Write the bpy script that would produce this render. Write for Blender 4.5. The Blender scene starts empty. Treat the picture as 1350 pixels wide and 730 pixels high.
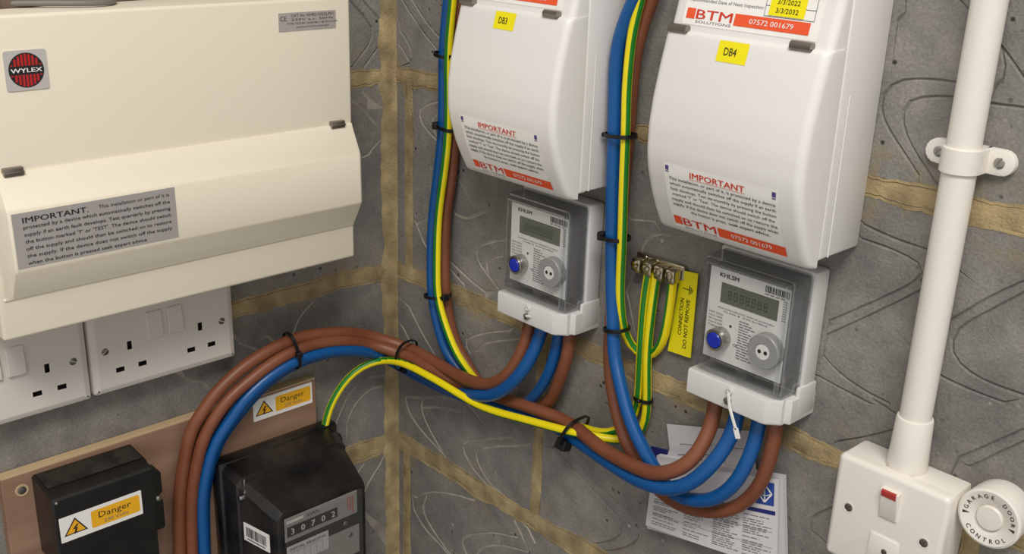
import bpy, bmesh, math, random
from mathutils import Vector, Matrix, noise
from mathutils.geometry import delaunay_2d_cdt
random.seed(7)
SC = bpy.context.scene
COL = SC.collection

# ------------------------------------------------------------------ camera
F_PX, AZ, PITCH, ROLL = 1420.2, 2.37764, 0.350862, 0.0328158
CAM = Vector((0.955564, -0.726964, 0.426884))
_f = Vector((math.cos(AZ)*math.cos(PITCH), math.sin(AZ)*math.cos(PITCH), -math.sin(PITCH)))
_r = _f.cross(Vector((0, 0, 1))).normalized()
_u = _r.cross(_f)
RI = _r*math.cos(ROLL) + _u*math.sin(ROLL)
UP = _u*math.cos(ROLL) - _r*math.sin(ROLL)
cd = bpy.data.cameras.new('camera')
cd.sensor_width = 36.0
cd.lens = F_PX*36.0/1350.0
cd.clip_start = 0.01
cam = bpy.data.objects.new('camera', cd)
COL.objects.link(cam)
M = Matrix((RI, UP, -_f)).transposed().to_4x4()
M.translation = CAM
cam.matrix_world = M
SC.camera = cam

# ------------------------------------------------------------------ light
world = bpy.data.worlds.new('world')
SC.world = world
world.use_nodes = True
bg = world.node_tree.nodes['Background']
bg.inputs[0].default_value = (1.0, 0.985, 0.96, 1)
bg.inputs[1].default_value = 0.54


def area(name, loc, target, size, power, color):
    l = bpy.data.lights.new(name, 'AREA')
    l.shape = 'RECTANGLE'
    l.size, l.size_y = size
    l.energy = power
    l.color = color
    o = bpy.data.objects.new(name, l)
    COL.objects.link(o)
    o.location = loc
    d = Vector(target) - Vector(loc)
    o.rotation_euler = d.to_track_quat('-Z', 'Y').to_euler()
    return o


area('ceiling_light', (1.45, -1.25, 1.95), (0.25, -0.1, 0.0), (1.2, 0.6), 42, (1.0, 0.965, 0.915))

SC.view_settings.view_transform = 'Standard'
SC.view_settings.look = 'None'
SC.view_settings.exposure = 0.0
SC.view_settings.gamma = 1.0
SC.view_settings.use_curve_mapping = False

# ------------------------------------------------------------------ helpers


def pix_ray(x, y):
    return (_f*F_PX + RI*(x-675) - UP*(y-365)).normalized()


def RW(x, y, d=0.0):
    """point seen at a pixel, at distance d in front of the right wall"""
    r = pix_ray(x, y)
    return CAM + r*((-d-CAM.y)/r.y)


def LW(x, y, d=0.0):
    r = pix_ray(x, y)
    return CAM + r*((d-CAM.x)/r.x)


def RP(x, y, d=0.0):
    p = RW(x, y, d)
    return (p.x, p.z)


def LP(x, y, d=0.0):
    p = LW(x, y, d)
    return (p.y, p.z)


ROT = {'R': (math.pi/2, 0, 0), 'L': (math.pi/2, 0, math.pi/2)}


def srgb(h):
    v = [int(h[i:i+2], 16)/255 for i in (0, 2, 4)]
    return tuple(c/12.92 if c <= 0.04045 else ((c+0.055)/1.055)**2.4 for c in v) + (1,)


def mat(name, col, rough=0.5, metal=0.0, col2=None, nscale=30, bump=0.0, bscale=200, coat=0.0, spec=None, detail=4):
    m = bpy.data.materials.new(name)
    m.use_nodes = True
    nt = m.node_tree
    b = nt.nodes['Principled BSDF']
    b.inputs['Base Color'].default_value = srgb(col)
    b.inputs['Roughness'].default_value = rough
    b.inputs['Metallic'].default_value = metal
    b.inputs['Coat Weight'].default_value = coat
    if spec is not None:
        b.inputs['Specular IOR Level'].default_value = spec
    if col2 or bump:
        tc = nt.nodes.new('ShaderNodeTexCoord')
    if col2:
        n = nt.nodes.new('ShaderNodeTexNoise')
        n.inputs['Scale'].default_value = nscale
        n.inputs['Detail'].default_value = detail
        nt.links.new(tc.outputs['Object'], n.inputs['Vector'])
        rmp = nt.nodes.new('ShaderNodeValToRGB')
        rmp.color_ramp.elements[0].position = 0.35
        rmp.color_ramp.elements[1].position = 0.68
        rmp.color_ramp.elements[0].color = srgb(col)
        rmp.color_ramp.elements[1].color = srgb(col2)
        nt.links.new(n.outputs['Fac'], rmp.inputs[0])
        nt.links.new(rmp.outputs[0], b.inputs['Base Color'])
    if bump:
        n = nt.nodes.new('ShaderNodeTexNoise')
        n.inputs['Scale'].default_value = bscale
        n.inputs['Detail'].default_value = 5
        nt.links.new(tc.outputs['Object'], n.inputs['Vector'])
        bp = nt.nodes.new('ShaderNodeBump')
        bp.inputs['Strength'].default_value = bump
        bp.inputs['Distance'].default_value = 0.001
        nt.links.new(n.outputs['Fac'], bp.inputs['Height'])
        nt.links.new(bp.outputs[0], b.inputs['Normal'])
    return m


def block_material(name, ca, cb):
    m = bpy.data.materials.new(name)
    m.use_nodes = True
    nt = m.node_tree
    N, Lk = nt.nodes, nt.links
    b = N['Principled BSDF']
    b.inputs['Roughness'].default_value = 0.85
    b.inputs['Specular IOR Level'].default_value = 0.3
    g = N.new('ShaderNodeNewGeometry')

    def nz(scale, detail=4, rough=0.55):
        n = N.new('ShaderNodeTexNoise')
        n.inputs['Scale'].default_value = scale
        n.inputs['Detail'].default_value = detail
        n.inputs['Roughness'].default_value = rough
        Lk.new(g.outputs['Position'], n.inputs['Vector'])
        return n

    def ramp(src, p0, c0, p1, c1):
        r = N.new('ShaderNodeValToRGB')
        r.color_ramp.elements[0].position = p0
        r.color_ramp.elements[1].position = p1
        r.color_ramp.elements[0].color = c0
        r.color_ramp.elements[1].color = c1
        Lk.new(src, r.inputs[0])
        return r.outputs[0]

    def mix(fac, a, c, mode='MIX'):
        x = N.new('ShaderNodeMix')
        x.data_type = 'RGBA'
        x.blend_type = mode
        if isinstance(fac, float):
            x.inputs[0].default_value = fac
        else:
            Lk.new(fac, x.inputs[0])
        for k, v in ((6, a), (7, c)):
            if isinstance(v, tuple):
                x.inputs[k].default_value = v
            else:
                Lk.new(v, x.inputs[k])
        return x.outputs[2]
    base = ramp(nz(11, 6, 0.6).outputs['Fac'], 0.3, srgb(ca), 0.7, srgb(cb))
    fine = ramp(nz(420, 3, 0.6).outputs['Fac'], 0.3, (0.80, 0.80, 0.80, 1), 0.7, (1.10, 1.10, 1.10, 1))
    cloud = ramp(nz(34, 5, 0.65).outputs['Fac'], 0.34, (0.82, 0.82, 0.83, 1), 0.66, (1.10, 1.09, 1.07, 1))
    c = mix(1.0, mix(1.0, base, fine, 'MULTIPLY'), cloud, 'MULTIPLY')
    # pale dusty smears
    c = mix(ramp(nz(26, 7, 0.7).outputs['Fac'], 0.60, (0, 0, 0, 1), 0.86, (0.45, 0.45, 0.45, 1)), c, srgb('A9A08C'))
    # sandy mortar smeared beside the bed joints
    sp = N.new('ShaderNodeSeparateXYZ')
    Lk.new(g.outputs['Position'], sp.inputs[0])
    pp_ = N.new('ShaderNodeMath')
    pp_.operation = 'PINGPONG'
    Lk.new(sp.outputs['Z'], pp_.inputs[0])
    pp_.inputs[1].default_value = 0.1125
    near = ramp(pp_.outputs[0], 0.010, (1, 1, 1, 1), 0.040, (0, 0, 0, 1))
    sm = ramp(nz(38, 6, 0.65).outputs['Fac'], 0.50, (0, 0, 0, 1), 0.66, (0.75, 0.75, 0.75, 1))
    c = mix(mix(1.0, near, sm, 'MULTIPLY'), c, srgb('9A8863'))
    # white plaster specks
    v = N.new('ShaderNodeTexVoronoi')
    v.inputs['Scale'].default_value = 48
    Lk.new(g.outputs['Position'], v.inputs['Vector'])
    spot = ramp(v.outputs['Distance'], 0.05, (1, 1, 1, 1), 0.10, (0, 0, 0, 1))
    gate = ramp(nz(9, 2).outputs['Fac'], 0.56, (0, 0, 0, 1), 0.62, (0.7, 0.7, 0.7, 1))
    c = mix(mix(1.0, spot, gate, 'MULTIPLY'), c, srgb('C9C5BC'))
    # dark pits
    v2 = N.new('ShaderNodeTexVoronoi')
    v2.inputs['Scale'].default_value = 75
    Lk.new(nz(60, 2).outputs['Color'], v2.inputs['Vector']) if False else Lk.new(g.outputs['Position'], v2.inputs['Vector'])
    pit = ramp(v2.outputs['Distance'], 0.07, (1, 1, 1, 1), 0.17, (0, 0, 0, 1))
    gate2 = ramp(nz(17, 2).outputs['Fac'], 0.52, (0, 0, 0, 1), 0.6, (1, 1, 1, 1))
    pits = mix(1.0, pit, gate2, 'MULTIPLY')
    c = mix(pits, c, srgb('3A3835'))
    Lk.new(c, b.inputs['Base Color'])
    add = N.new('ShaderNodeMath')
    add.operation = 'MULTIPLY_ADD'
    Lk.new(pits, add.inputs[0])
    add.inputs[1].default_value = -1.2
    Lk.new(nz(330, 6, 0.7).outputs['Fac'], add.inputs[2])
    add2 = N.new('ShaderNodeMath')
    add2.operation = 'ADD'
    Lk.new(add.outputs[0], add2.inputs[0])
    Lk.new(nz(60, 4, 0.6).outputs['Fac'], add2.inputs[1])
    bp = N.new('ShaderNodeBump')
    bp.inputs['Strength'].default_value = 0.65
    bp.inputs['Distance'].default_value = 0.0015
    Lk.new(add2.outputs[0], bp.inputs['Height'])
    Lk.new(bp.outputs[0], b.inputs['Normal'])
    return m


def clear_material(name, tint, gloss=0.12, haze=0.10):
    m = bpy.data.materials.new(name)
    m.use_nodes = True
    nt = m.node_tree
    nt.nodes.clear()
    o = nt.nodes.new('ShaderNodeOutputMaterial')
    t = nt.nodes.new('ShaderNodeBsdfTransparent')
    t.inputs[0].default_value = srgb(tint)
    d = nt.nodes.new('ShaderNodeBsdfDiffuse')
    d.inputs[0].default_value = srgb('B9B9B9')
    gl = nt.nodes.new('ShaderNodeBsdfGlossy')
    gl.inputs['Roughness'].default_value = 0.12
    fr = nt.nodes.new('ShaderNodeLayerWeight')
    fr.inputs[0].default_value = 0.35
    m1 = nt.nodes.new('ShaderNodeMixShader')
    m1.inputs[0].default_value = haze
    nt.links.new(t.outputs[0], m1.inputs[1])
    nt.links.new(d.outputs[0], m1.inputs[2])
    mm = nt.nodes.new('ShaderNodeMath')
    mm.operation = 'MULTIPLY_ADD'
    nt.links.new(fr.outputs['Facing'], mm.inputs[0])
    mm.inputs[1].default_value = 0.2
    mm.inputs[2].default_value = gloss*0.4
    m2 = nt.nodes.new('ShaderNodeMixShader')
    nt.links.new(mm.outputs[0], m2.inputs[0])
    nt.links.new(m1.outputs[0], m2.inputs[1])
    nt.links.new(gl.outputs[0], m2.inputs[2])
    nt.links.new(m2.outputs[0], o.inputs[0])
    return m


def stripe_material(name):
    """earth cable sheath: yellow with green stripes running along the length"""
    m = bpy.data.materials.new(name)
    m.use_nodes = True
    nt = m.node_tree
    b = nt.nodes['Principled BSDF']
    b.inputs['Roughness'].default_value = 0.38
    uv = nt.nodes.new('ShaderNodeUVMap')
    sx = nt.nodes.new('ShaderNodeSeparateXYZ')
    nt.links.new(uv.outputs[0], sx.inputs[0])
    r = nt.nodes.new('ShaderNodeValToRGB')
    r.color_ramp.interpolation = 'CONSTANT'
    r.color_ramp.elements[0].position = 0.0
    r.color_ramp.elements[0].color = srgb('F0DC10')
    r.color_ramp.elements[1].position = 0.33
    r.color_ramp.elements[1].color = srgb('1E7A22')
    for p, c in ((0.5, 'F0DC10'), (0.83, '1E7A22')):
        e = r.color_ramp.elements.new(p)
        e.color = srgb(c)
    nt.links.new(sx.outputs['Y'], r.inputs[0])
    nt.links.new(r.outputs[0], b.inputs['Base Color'])
    return m


def wood_material(name, a, c, scale=(3, 60, 60)):
    m = mat(name, a, 0.65)
    nt = m.node_tree
    b = nt.nodes['Principled BSDF']
    tc = nt.nodes.new('ShaderNodeTexCoord')
    mp = nt.nodes.new('ShaderNodeMapping')
    mp.inputs['Scale'].default_value = scale
    nt.links.new(tc.outputs['Object'], mp.inputs[0])
    n = nt.nodes.new('ShaderNodeTexNoise')
    n.inputs['Scale'].default_value = 2.0
    n.inputs['Detail'].default_value = 6
    n.inputs['Distortion'].default_value = 0.6
    nt.links.new(mp.outputs[0], n.inputs['Vector'])
    r = nt.nodes.new('ShaderNodeValToRGB')
    r.color_ramp.elements[0].position = 0.3
    r.color_ramp.elements[1].position = 0.72
    r.color_ramp.elements[0].color = srgb(a)
    r.color_ramp.elements[1].color = srgb(c)
    nt.links.new(n.outputs['Fac'], r.inputs[0])
    nt.links.new(r.outputs[0], b.inputs['Base Color'])
    return m


MT = {}
MT['block_r'] = block_material('concrete_block', '7B7874', '9B9791')
MT['pale_groove'] = mat('pale_groove', 'A69F93', 0.9, col2='8A847C', nscale=60, bump=0.4, bscale=300)  # pale tone given to the groove faces of some blocks
MT['mortar'] = mat('mortar', '8C7A5A', 0.92, col2='B8A378', nscale=45, bump=1.0, bscale=420, detail=10)
MT['floor'] = mat('floor_concrete', '6E6A64', 0.8, col2='827D76', nscale=8, bump=0.3)
MT['cream'] = mat('cream_paint', 'E9E0CB', 0.42, bump=0.04, bscale=500)
MT['white'] = mat('white_plastic', 'E6E3DF', 0.34)
MT['socket'] = mat('white_socket', 'DAD3CB', 0.36)
MT['pvc'] = mat('white_pvc', 'E9E3DA', 0.33)
MT['meterwhite'] = mat('pale_meter_plastic', 'D5D3D0', 0.4)
MT['facegrey'] = mat('faceplate_print', 'E2E2DF', 0.5)
MT['clear'] = clear_material('clear_cover', 'FAFAFA', 0.06, 0.04)
MT['clear_edge'] = clear_material('clear_cover_edge', 'E4E6E8', 0.3, 0.16)
MT['black'] = mat('black_print', '1B1A1A', 0.6)
MT['greyprint'] = mat('grey_print', '6C6A6A', 0.6)
MT['red'] = mat('red_print', 'D23A22', 0.5)
MT['orange'] = mat('orange_print', 'EC5A30', 0.5)
MT['whiteprint'] = mat('white_print', 'F2EFEA', 0.5)
MT['navy'] = mat('navy_print', '1F2370', 0.5)
MT['blueprint'] = mat('blue_print', '2A4A9A', 0.5)
MT['purple'] = mat('purple_print', '54407F', 0.5)
MT['yellow'] = mat('yellow_label', 'F4E510', 0.5)
MT['amber'] = mat('amber_label', 'F2B41E', 0.5)
MT['silver'] = mat('silver_label', 'AFA9A6', 0.42, metal=0.25)
MT['badge'] = mat('badge_silver', 'C9C5C2', 0.4, metal=0.2)
MT['badgered'] = mat('badge_red', 'B81E22', 0.4)
MT['dark'] = mat('dark_recess', '1A1512', 0.7)
MT['clip'] = mat('grey_clip', '8C857C', 0.28, metal=0.75)
MT['steel'] = mat('steel_screw', 'B5B2AB', 0.28, metal=1.0)
MT['brass'] = mat('plated_brass', 'C9BFA8', 0.22, metal=1.0)
MT['dull'] = mat('dull_screw', '7A746C', 0.35, metal=0.8)
MT['blackplastic'] = mat('black_plastic', '141312', 0.32, col2='1E1C1B', nscale=40, bump=0.1, bscale=400)
MT['bakelite'] = mat('dusty_bakelite', '0E0D0D', 0.24, col2='332F2C', nscale=20, bump=0.25, bscale=120, detail=8)
MT['cutouttop'] = mat('dusty_black', '1B1A18', 0.5, col2='34322B', nscale=60, bump=0.2, bscale=300)
MT['tie'] = mat('black_nylon', '111111', 0.4)
MT['brown'] = mat('brown_sheath', '77432C', 0.45, col2='865036', nscale=18, bump=0.08, bscale=90)
MT['blue'] = mat('blue_sheath', '085293', 0.36, bump=0.05, bscale=90)
MT['grey_cable'] = mat('grey_sheath', '77736E', 0.5)
MT['earth'] = stripe_material('earth_sheath')
MT['board'] = wood_material('plywood_face', '866652', 'A08069', (4, 22, 22))
MT['boardedge'] = wood_material('plywood_edge', 'B79A74', 'D0B892', (2, 300, 300))
MT['lcd'] = mat('lcd_glass', '5F6353', 0.25)
MT['lcdseg'] = mat('lcd_segment', '44473B', 0.4)
MT['meterdark'] = mat('grey_meter_inside', '77787A', 0.5)
MT['bluebutton'] = mat('blue_button', '1A2FA8', 0.25)
MT['port'] = mat('grey_port', '8E8E8C', 0.4)
MT['paper'] = mat('paper', 'DAD6D8', 0.7)
MT['paper2'] = mat('paper_inner', 'CDC9CC', 0.7)
MT['tan'] = mat('tan_card', 'C2A878', 0.7)
MT['redrocker'] = mat('red_rocker_mark', 'B03A34', 0.4)
MT['meterplate'] = mat('grey_dial_plate', 'A5A19C', 0.45)
MT['offcut'] = wood_material('dark_offcut', '5A4840', '7A675B', (60, 60, 4))
MT['lens'] = clear_material('dial_glass', 'F4F4F4', 0.08, 0.02)


class MB:
    """collects shapes for ONE mesh; local axes u right, v up, w out of the wall"""

    def __init__(s):
        s.v, s.f, s.m, s.mats = [], [], [], []

    def mi(s, m):
        if m not in s.mats:
            s.mats.append(m)
        return s.mats.index(m)

    def add(s, verts, faces, m=None):
        o = len(s.v)
        s.v += [tuple(p) for p in verts]
        s.f += [tuple(i+o for i in f) for f in faces]
        s.m += [s.mi(m)]*len(faces)

    def bm(s, b, m=None):
        b.verts.index_update()
        s.add([v.co[:] for v in b.verts], [[v.index for v in f.verts] for f in b.faces], m)
        b.free()

    def box(s, a, b, r=0.0, seg=2, m=None):
        """box between corners a and b with rounded edges"""
        bb = bmesh.new()
        bmesh.ops.create_cube(bb, size=1)
        for v in bb.verts:
            v.co = Vector([(a[i]+b[i])/2 + v.co[i]*(b[i]-a[i]) for i in range(3)])
        if r > 0:
            bmesh.ops.bevel(bb, geom=bb.edges[:], offset=r, segments=seg, profile=0.5, affect='EDGES')
        s.bm(bb, m)

    def loft(s, rings, m=None, cap=True, closed=True):
        n = len(rings[0])
        vs = [p for r in rings for p in r]
        fs = []
        for i in range(len(rings)-1):
            for j in range(n if closed else n-1):
                k = (j+1) % n
                fs.append((i*n+j, i*n+k, (i+1)*n+k, (i+1)*n+j))
        if cap:
            fs.append(tuple(reversed(range(n))))
            fs.append(tuple(range((len(rings)-1)*n, len(rings)*n)))
        s.add(vs, fs, m)

    def prism(s, poly, w0, w1, r=0.0, m=None, seg=2):
        """polygon in (u,v) extruded w0..w1, front rim rounded by r"""
        n = len(poly)
        if r <= 0:
            s.loft([[(x, y, w0) for x, y in poly], [(x, y, w1) for x, y in poly]], m)
            return
        rings = [[(x, y, w0) for x, y in poly]]
        for k in range(seg+1):
            a = math.pi/2*k/seg
            ins = inset(poly, r*(1-math.cos(a)))
            rings.append([(x, y, w1-r+r*math.sin(a)) for x, y in ins])
        s.loft(rings, m)

    def lathe(s, c, prof, n=24, m=None, axis='w'):
        """profile of (radius, height) turned round an axis through c"""
        rings = []
        for r, h in prof:
            ring = []
            for k in range(n):
                a = 2*math.pi*k/n
                x, y = r*math.cos(a), r*math.sin(a)
                if axis == 'w':
                    ring.append((c[0]+x, c[1]+y, c[2]+h))
                elif axis == 'v':
                    ring.append((c[0]+x, c[1]+h, c[2]-y))
                else:
                    ring.append((c[0]+h, c[1]+x, c[2]+y))
            rings.append(ring)
        s.loft(rings, m)

    def text(s, t, x, y, h, m, w=None, align='L', z=0.0, bold=0.0, ang=0.0, fn=None):
        vs, fs = text_mesh(t, 0.0)
        if not vs:
            return
        x0 = min(p[0] for p in vs)
        x1 = max(p[0] for p in vs)
        sy = h/0.73
        sx = sy if w is None else w/max(1e-6, x1-x0)
        W = (x1-x0)*sx
        ox = {'L': 0, 'C': -W/2, 'R': -W}[align]
        ca, sa = math.cos(ang), math.sin(ang)
        out = []
        for p in vs:
            a, b = (p[0]-x0)*sx+ox, p[1]*sy
            u, v = x+a*ca-b*sa, y+a*sa+b*ca
            out.append((u, v))
        for k in ((0,) if bold == 0 else (-1, 0, 1)):
            dx, dy = ca*k*bold*sy*0.9, sa*k*bold*sy*0.9
            lift = 0.00003*(k+1)
            pl = [((u+dx, v+dy, z) if fn is None else fn(u+dx, v+dy)) for u, v in out]
            s.add([(p[0], p[1], p[2]+lift) for p in pl], fs, m)

    def quad(s, a, b, z, m, fn=None, nu=1, nv=1):
        vs, fs = [], []
        for j in range(nv+1):
            for i in range(nu+1):
                u, v = a[0]+(b[0]-a[0])*i/nu, a[1]+(b[1]-a[1])*j/nv
                vs.append((u, v, z) if fn is None else fn(u, v))
        for j in range(nv):
            for i in range(nu):
                q = j*(nu+1)+i
                fs.append((q, q+1, q+nu+2, q+nu+1))
        s.add(vs, fs, m)

    def build(s, name, material=None, parent=None, smooth=True, fix=True, ang=35):
        me = bpy.data.meshes.new(name)
        me.from_pydata(s.v, [], s.f)
        ms = [material if q is None else q for q in s.mats]
        for q in ms:
            me.materials.append(MT[q] if isinstance(q, str) else q)
        me.polygons.foreach_set('material_index', s.m)
        if fix:
            b = bmesh.new()
            b.from_mesh(me)
            bmesh.ops.recalc_face_normals(b, faces=b.faces[:])
            b.to_mesh(me)
            b.free()
        if smooth:
            me.polygons.foreach_set('use_smooth', [True]*len(me.polygons))
            me.set_sharp_from_angle(angle=math.radians(ang))
        me.update()
        o = bpy.data.objects.new(name, me)
        COL.objects.link(o)
        if parent is not None:
            o.parent = parent
        return o


_tc = {}


def text_mesh(t, bold):
    k = (t, bold)
    if k in _tc:
        return _tc[k]
    c = bpy.data.curves.new('txt', 'FONT')
    c.body = t
    c.size = 1.0
    c.offset = bold
    c.resolution_u = 2
    o = bpy.data.objects.new('txt', c)
    COL.objects.link(o)
    dg = bpy.context.evaluated_depsgraph_get()
    me = o.evaluated_get(dg).to_mesh()
    vs = [(v.co.x, v.co.y) for v in me.vertices]
    fs = [tuple(p.vertices) for p in me.polygons]
    o.evaluated_get(dg).to_mesh_clear()
    bpy.data.objects.remove(o)
    bpy.data.curves.remove(c)
    _tc[k] = (vs, fs)
    return vs, fs


def inset(poly, d):
    if d <= 0:
        return list(poly)
    n = len(poly)
    ar = sum(poly[i][0]*poly[(i+1) % n][1]-poly[(i+1) % n][0]*poly[i][1] for i in range(n))
    sg = 1 if ar > 0 else -1
    out = []
    for i in range(n):
        p, q, r = Vector(poly[i-1]), Vector(poly[i]), Vector(poly[(i+1) % n])
        e1, e2 = (q-p).normalized(), (r-q).normalized()
        n1, n2 = Vector((-e1.y, e1.x))*sg, Vector((-e2.y, e2.x))*sg
        b = n1+n2
        if b.length < 1e-6:
            b = n1
        b = b.normalized()
        k = d/max(0.35, b.dot(n1))
        out.append((q.x+b.x*k, q.y+b.y*k))
    return out


def rrect(u0, v0, u1, v1, r, seg=4):
    out = []
    for cx, cy, a0 in ((u1-r, v0+r, -90), (u1-r, v1-r, 0), (u0+r, v1-r, 90), (u0+r, v0+r, 180)):
        for k in range(seg+1):
            a = math.radians(a0+90*k/seg)
            out.append((cx+r*math.cos(a), cy+r*math.sin(a)))
    return out


def tag(o, label, cat, group=None):
    o['label'] = label
    o['category'] = cat
    if group:
        o['group'] = group
    return o


def root(name, wall, u, v, label, cat, group=None):
    o = bpy.data.objects.new(name, None)
    o.empty_display_size = 0.02
    COL.objects.link(o)
    o.location = (u, 0, v) if wall == 'R' else (0, u, v)
    o.rotation_euler = ROT[wall]
    return tag(o, label, cat, group)


def place(o, wall, u=0, v=0, w=0):
    o.location = (u, -w, v) if wall == 'R' else (w, u, v)
    o.rotation_euler = ROT[wall]
    return o


def plate_holes(s, outline, holes, w0, w1, m=None, hm=None):
    """flat plate with real holes through its front"""
    pts, edges = [], []
    for poly in [outline]+holes:
        o = len(pts)
        pts += [Vector(p) for p in poly]
        edges += [(o+i, o+(i+1) % len(poly)) for i in range(len(poly))]
    vs, _, fs, *_r = delaunay_2d_cdt(pts, edges, [], 1, 1e-7)

    def inside(p, poly):
        c = False
        for i in range(len(poly)):
            a, b = poly[i-1], poly[i]
            if (a[1] > p[1]) != (b[1] > p[1]) and p[0] < (b[0]-a[0])*(p[1]-a[1])/(b[1]-a[1])+a[0]:
                c = not c
        return c
    keep = []
    for f in fs:
        cx = sum(vs[i].x for i in f)/len(f)
        cy = sum(vs[i].y for i in f)/len(f)
        if inside((cx, cy), outline) and not any(inside((cx, cy), h) for h in holes):
            keep.append(f)
    s.add([(v.x, v.y, w1) for v in vs], keep, m)
    for poly in holes:
        s.loft([[(x, y, w0) for x, y in poly], [(x, y, w1) for x, y in poly]], hm, cap=False)


def smooth_path(pts, step=0.008):
    """Catmull-Rom through 3D points, evenly resampled"""
    P = [pts[0]*2-pts[1]] + pts + [pts[-1]*2-pts[-2]]
    out = []
    for i in range(1, len(P)-2):
        p0, p1, p2, p3 = P[i-1:i+3]
        n = max(2, int((p2-p1).length/0.003))
        for k in range(n):
            t = k/n
            out.append(0.5*((2*p1)+(p2-p0)*t+(2*p0-5*p1+4*p2-p3)*t*t+(3*p1-p0-3*p2+p3)*t**3))
    out.append(pts[-1])
    # relax a little
    for _ in range(14):
        out = [out[0]]+[out[i-1]*0.25+out[i]*0.5+out[i+1]*0.25 for i in range(1, len(out)-1)]+[out[-1]]
    res, acc = [out[0]], 0
    for a, b in zip(out, out[1:]):
        acc += (b-a).length
        if acc >= step:
            res.append(b)
            acc = 0
    if (res[-1]-out[-1]).length > 1e-5:
        res.append(out[-1])
    return res


def tube(name, path, r, material, n=14, phase=0.0, twist=(0, 1, 0), parent=None, origin=None):
    org = path[0] if origin is None else origin
    t0 = (path[1]-path[0]).normalized()
    nrm = t0.orthogonal().normalized()
    # start the seam facing the camera so the stripes are placed predictably
    view = (CAM-path[0]).normalized()
    nrm = (view-t0*view.dot(t0)).normalized()
    vs, fs, uv, L = [], [], [], 0.0
    N = len(path)
    for i, p in enumerate(path):
        t = (path[min(i+1, N-1)]-path[max(i-1, 0)]).normalized()
        view = (CAM-p).normalized()
        if i:
            nrm = (nrm-t*nrm.dot(t)).normalized()
            L += (p-path[i-1]).length
        b = t.cross(nrm)
        for k in range(n):
            a = 2*math.pi*k/n
            vs.append(p+(nrm*math.cos(a)+b*math.sin(a))*r-org)
    me = bpy.data.meshes.new(name)
    for i in range(N-1):
        for k in range(n):
            q = (k+1) % n
            fs.append((i*n+k, i*n+q, (i+1)*n+q, (i+1)*n+k))
    nside = len(fs)
    fs.append(tuple(reversed(range(n))))
    fs.append(tuple(range((N-1)*n, N*n)))
    me.from_pydata([v[:] for v in vs], [], fs)
    ul = me.uv_layers.new(name='UVMap')
    cum = [0.0]
    for a, b in zip(path, path[1:]):
        cum.append(cum[-1]+(b-a).length)
    for fi, p in enumerate(me.polygons):
        for li in p.loop_indices:
            vi = me.loops[li].vertex_index
            ul.data[li].uv = (0, 0)
        if fi < nside:
            i, k = divmod(fi, n)
            sh = phase+twist[2]*max(0.0, min(1.0, (cum[i]-twist[0])/(twist[1]-twist[0])))
            # one shift per quad: whole-number wrap taken once for the face
            base = (k/n+sh) % 1.0
            mid = (base+0.5/n) % 1.0
            for li in p.loop_indices:
                ul.data[li].uv = (cum[i], mid)
    me.materials.append(MT[material])
    me.polygons.foreach_set('use_smooth', [True]*len(me.polygons))
    me.set_sharp_from_angle(angle=math.radians(50))
    o = bpy.data.objects.new(name, me)
    COL.objects.link(o)
    o.location = org
    if parent is not None:
        o.parent = parent
    return o


def pts3(lst):
    out = []
    for q in lst:
        wl, x, y, d = q
        out.append(RW(x, y, d) if wl == 'R' else LW(x, y, d))
    return out


# ------------------------------------------------------------------ room shell
BW = 0.005     # block face stands this far off the mortar backing
UMAX = 1.65
ZB, ZT = -1.125, 1.125


def slab(name, wall):
    s = MB()
    if wall == 'R':
        s.box((-0.1, ZB, -0.1), (UMAX, ZT, 0.0))
    else:
        s.box((-UMAX, ZB, -0.1), (0.0, ZT, 0.0))
    o = s.build(name, 'mortar', smooth=False)
    place(o, wall)
    o['kind'] = 'structure'
    return o


wall_right = slab('wall_right', 'R')
wall_left = slab('wall_left', 'L')
wall_right['label'] = 'grey keyed concrete block wall with sandy mortar carrying the meters'
wall_left['label'] = 'grey keyed concrete block wall behind the cream unit and sockets'
s = MB()
s.box((0, -UMAX, ZB-0.1), (UMAX, 0, ZB))
fl = s.build('floor', 'floor', smooth=False)
fl['kind'] = 'structure'
fl['label'] = 'grey concrete floor below the block walls'


def crop(lst, ox, oy, sc, wall='R'):
    f = RP if wall == 'R' else LP
    return [[f(ox+x/sc, oy+y/sc, BW) for x, y in g] for g in lst]


# grooves of the keyed block faces, read off the photograph and laid on the wall plane
GR = []
GR += crop([[(265, 145), (280, 210), (340, 290), (405, 358)], [(330, 160), (322, 190), (350, 260), (402, 352)],
            [(270, 148), (330, 152), (400, 152), (490, 168)], [(330, 190), (380, 186), (480, 207)],
            [(660, 298), (560, 304), (490, 312), (472, 325), (500, 390), (545, 450), (572, 474)],
            [(725, 328), (600, 331), (535, 342), (522, 356), (540, 410), (582, 472)],
            [(815, 335), (900, 430), (1000, 540), (1060, 600), (1072, 640), (1040, 680), (950, 697)],
            [(850, 335), (950, 450), (1080, 570), (1130, 630), (1125, 680), (1060, 715), (980, 722)],
            [(520, 530), (430, 505), (350, 500), (305, 520)], [(345, 520), (330, 570), (380, 660), (440, 740)],
            [(297, 565), (340, 640), (400, 700), (440, 750)], [(680, 668), (600, 652), (540, 652), (480, 668), (472, 690), (495, 735)],
            [(720, 722), (620, 697), (550, 705), (530, 740)], [(660, 590), (690, 645)], [(705, 605), (748, 692)]], 440, 470, 2.809)
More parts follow.
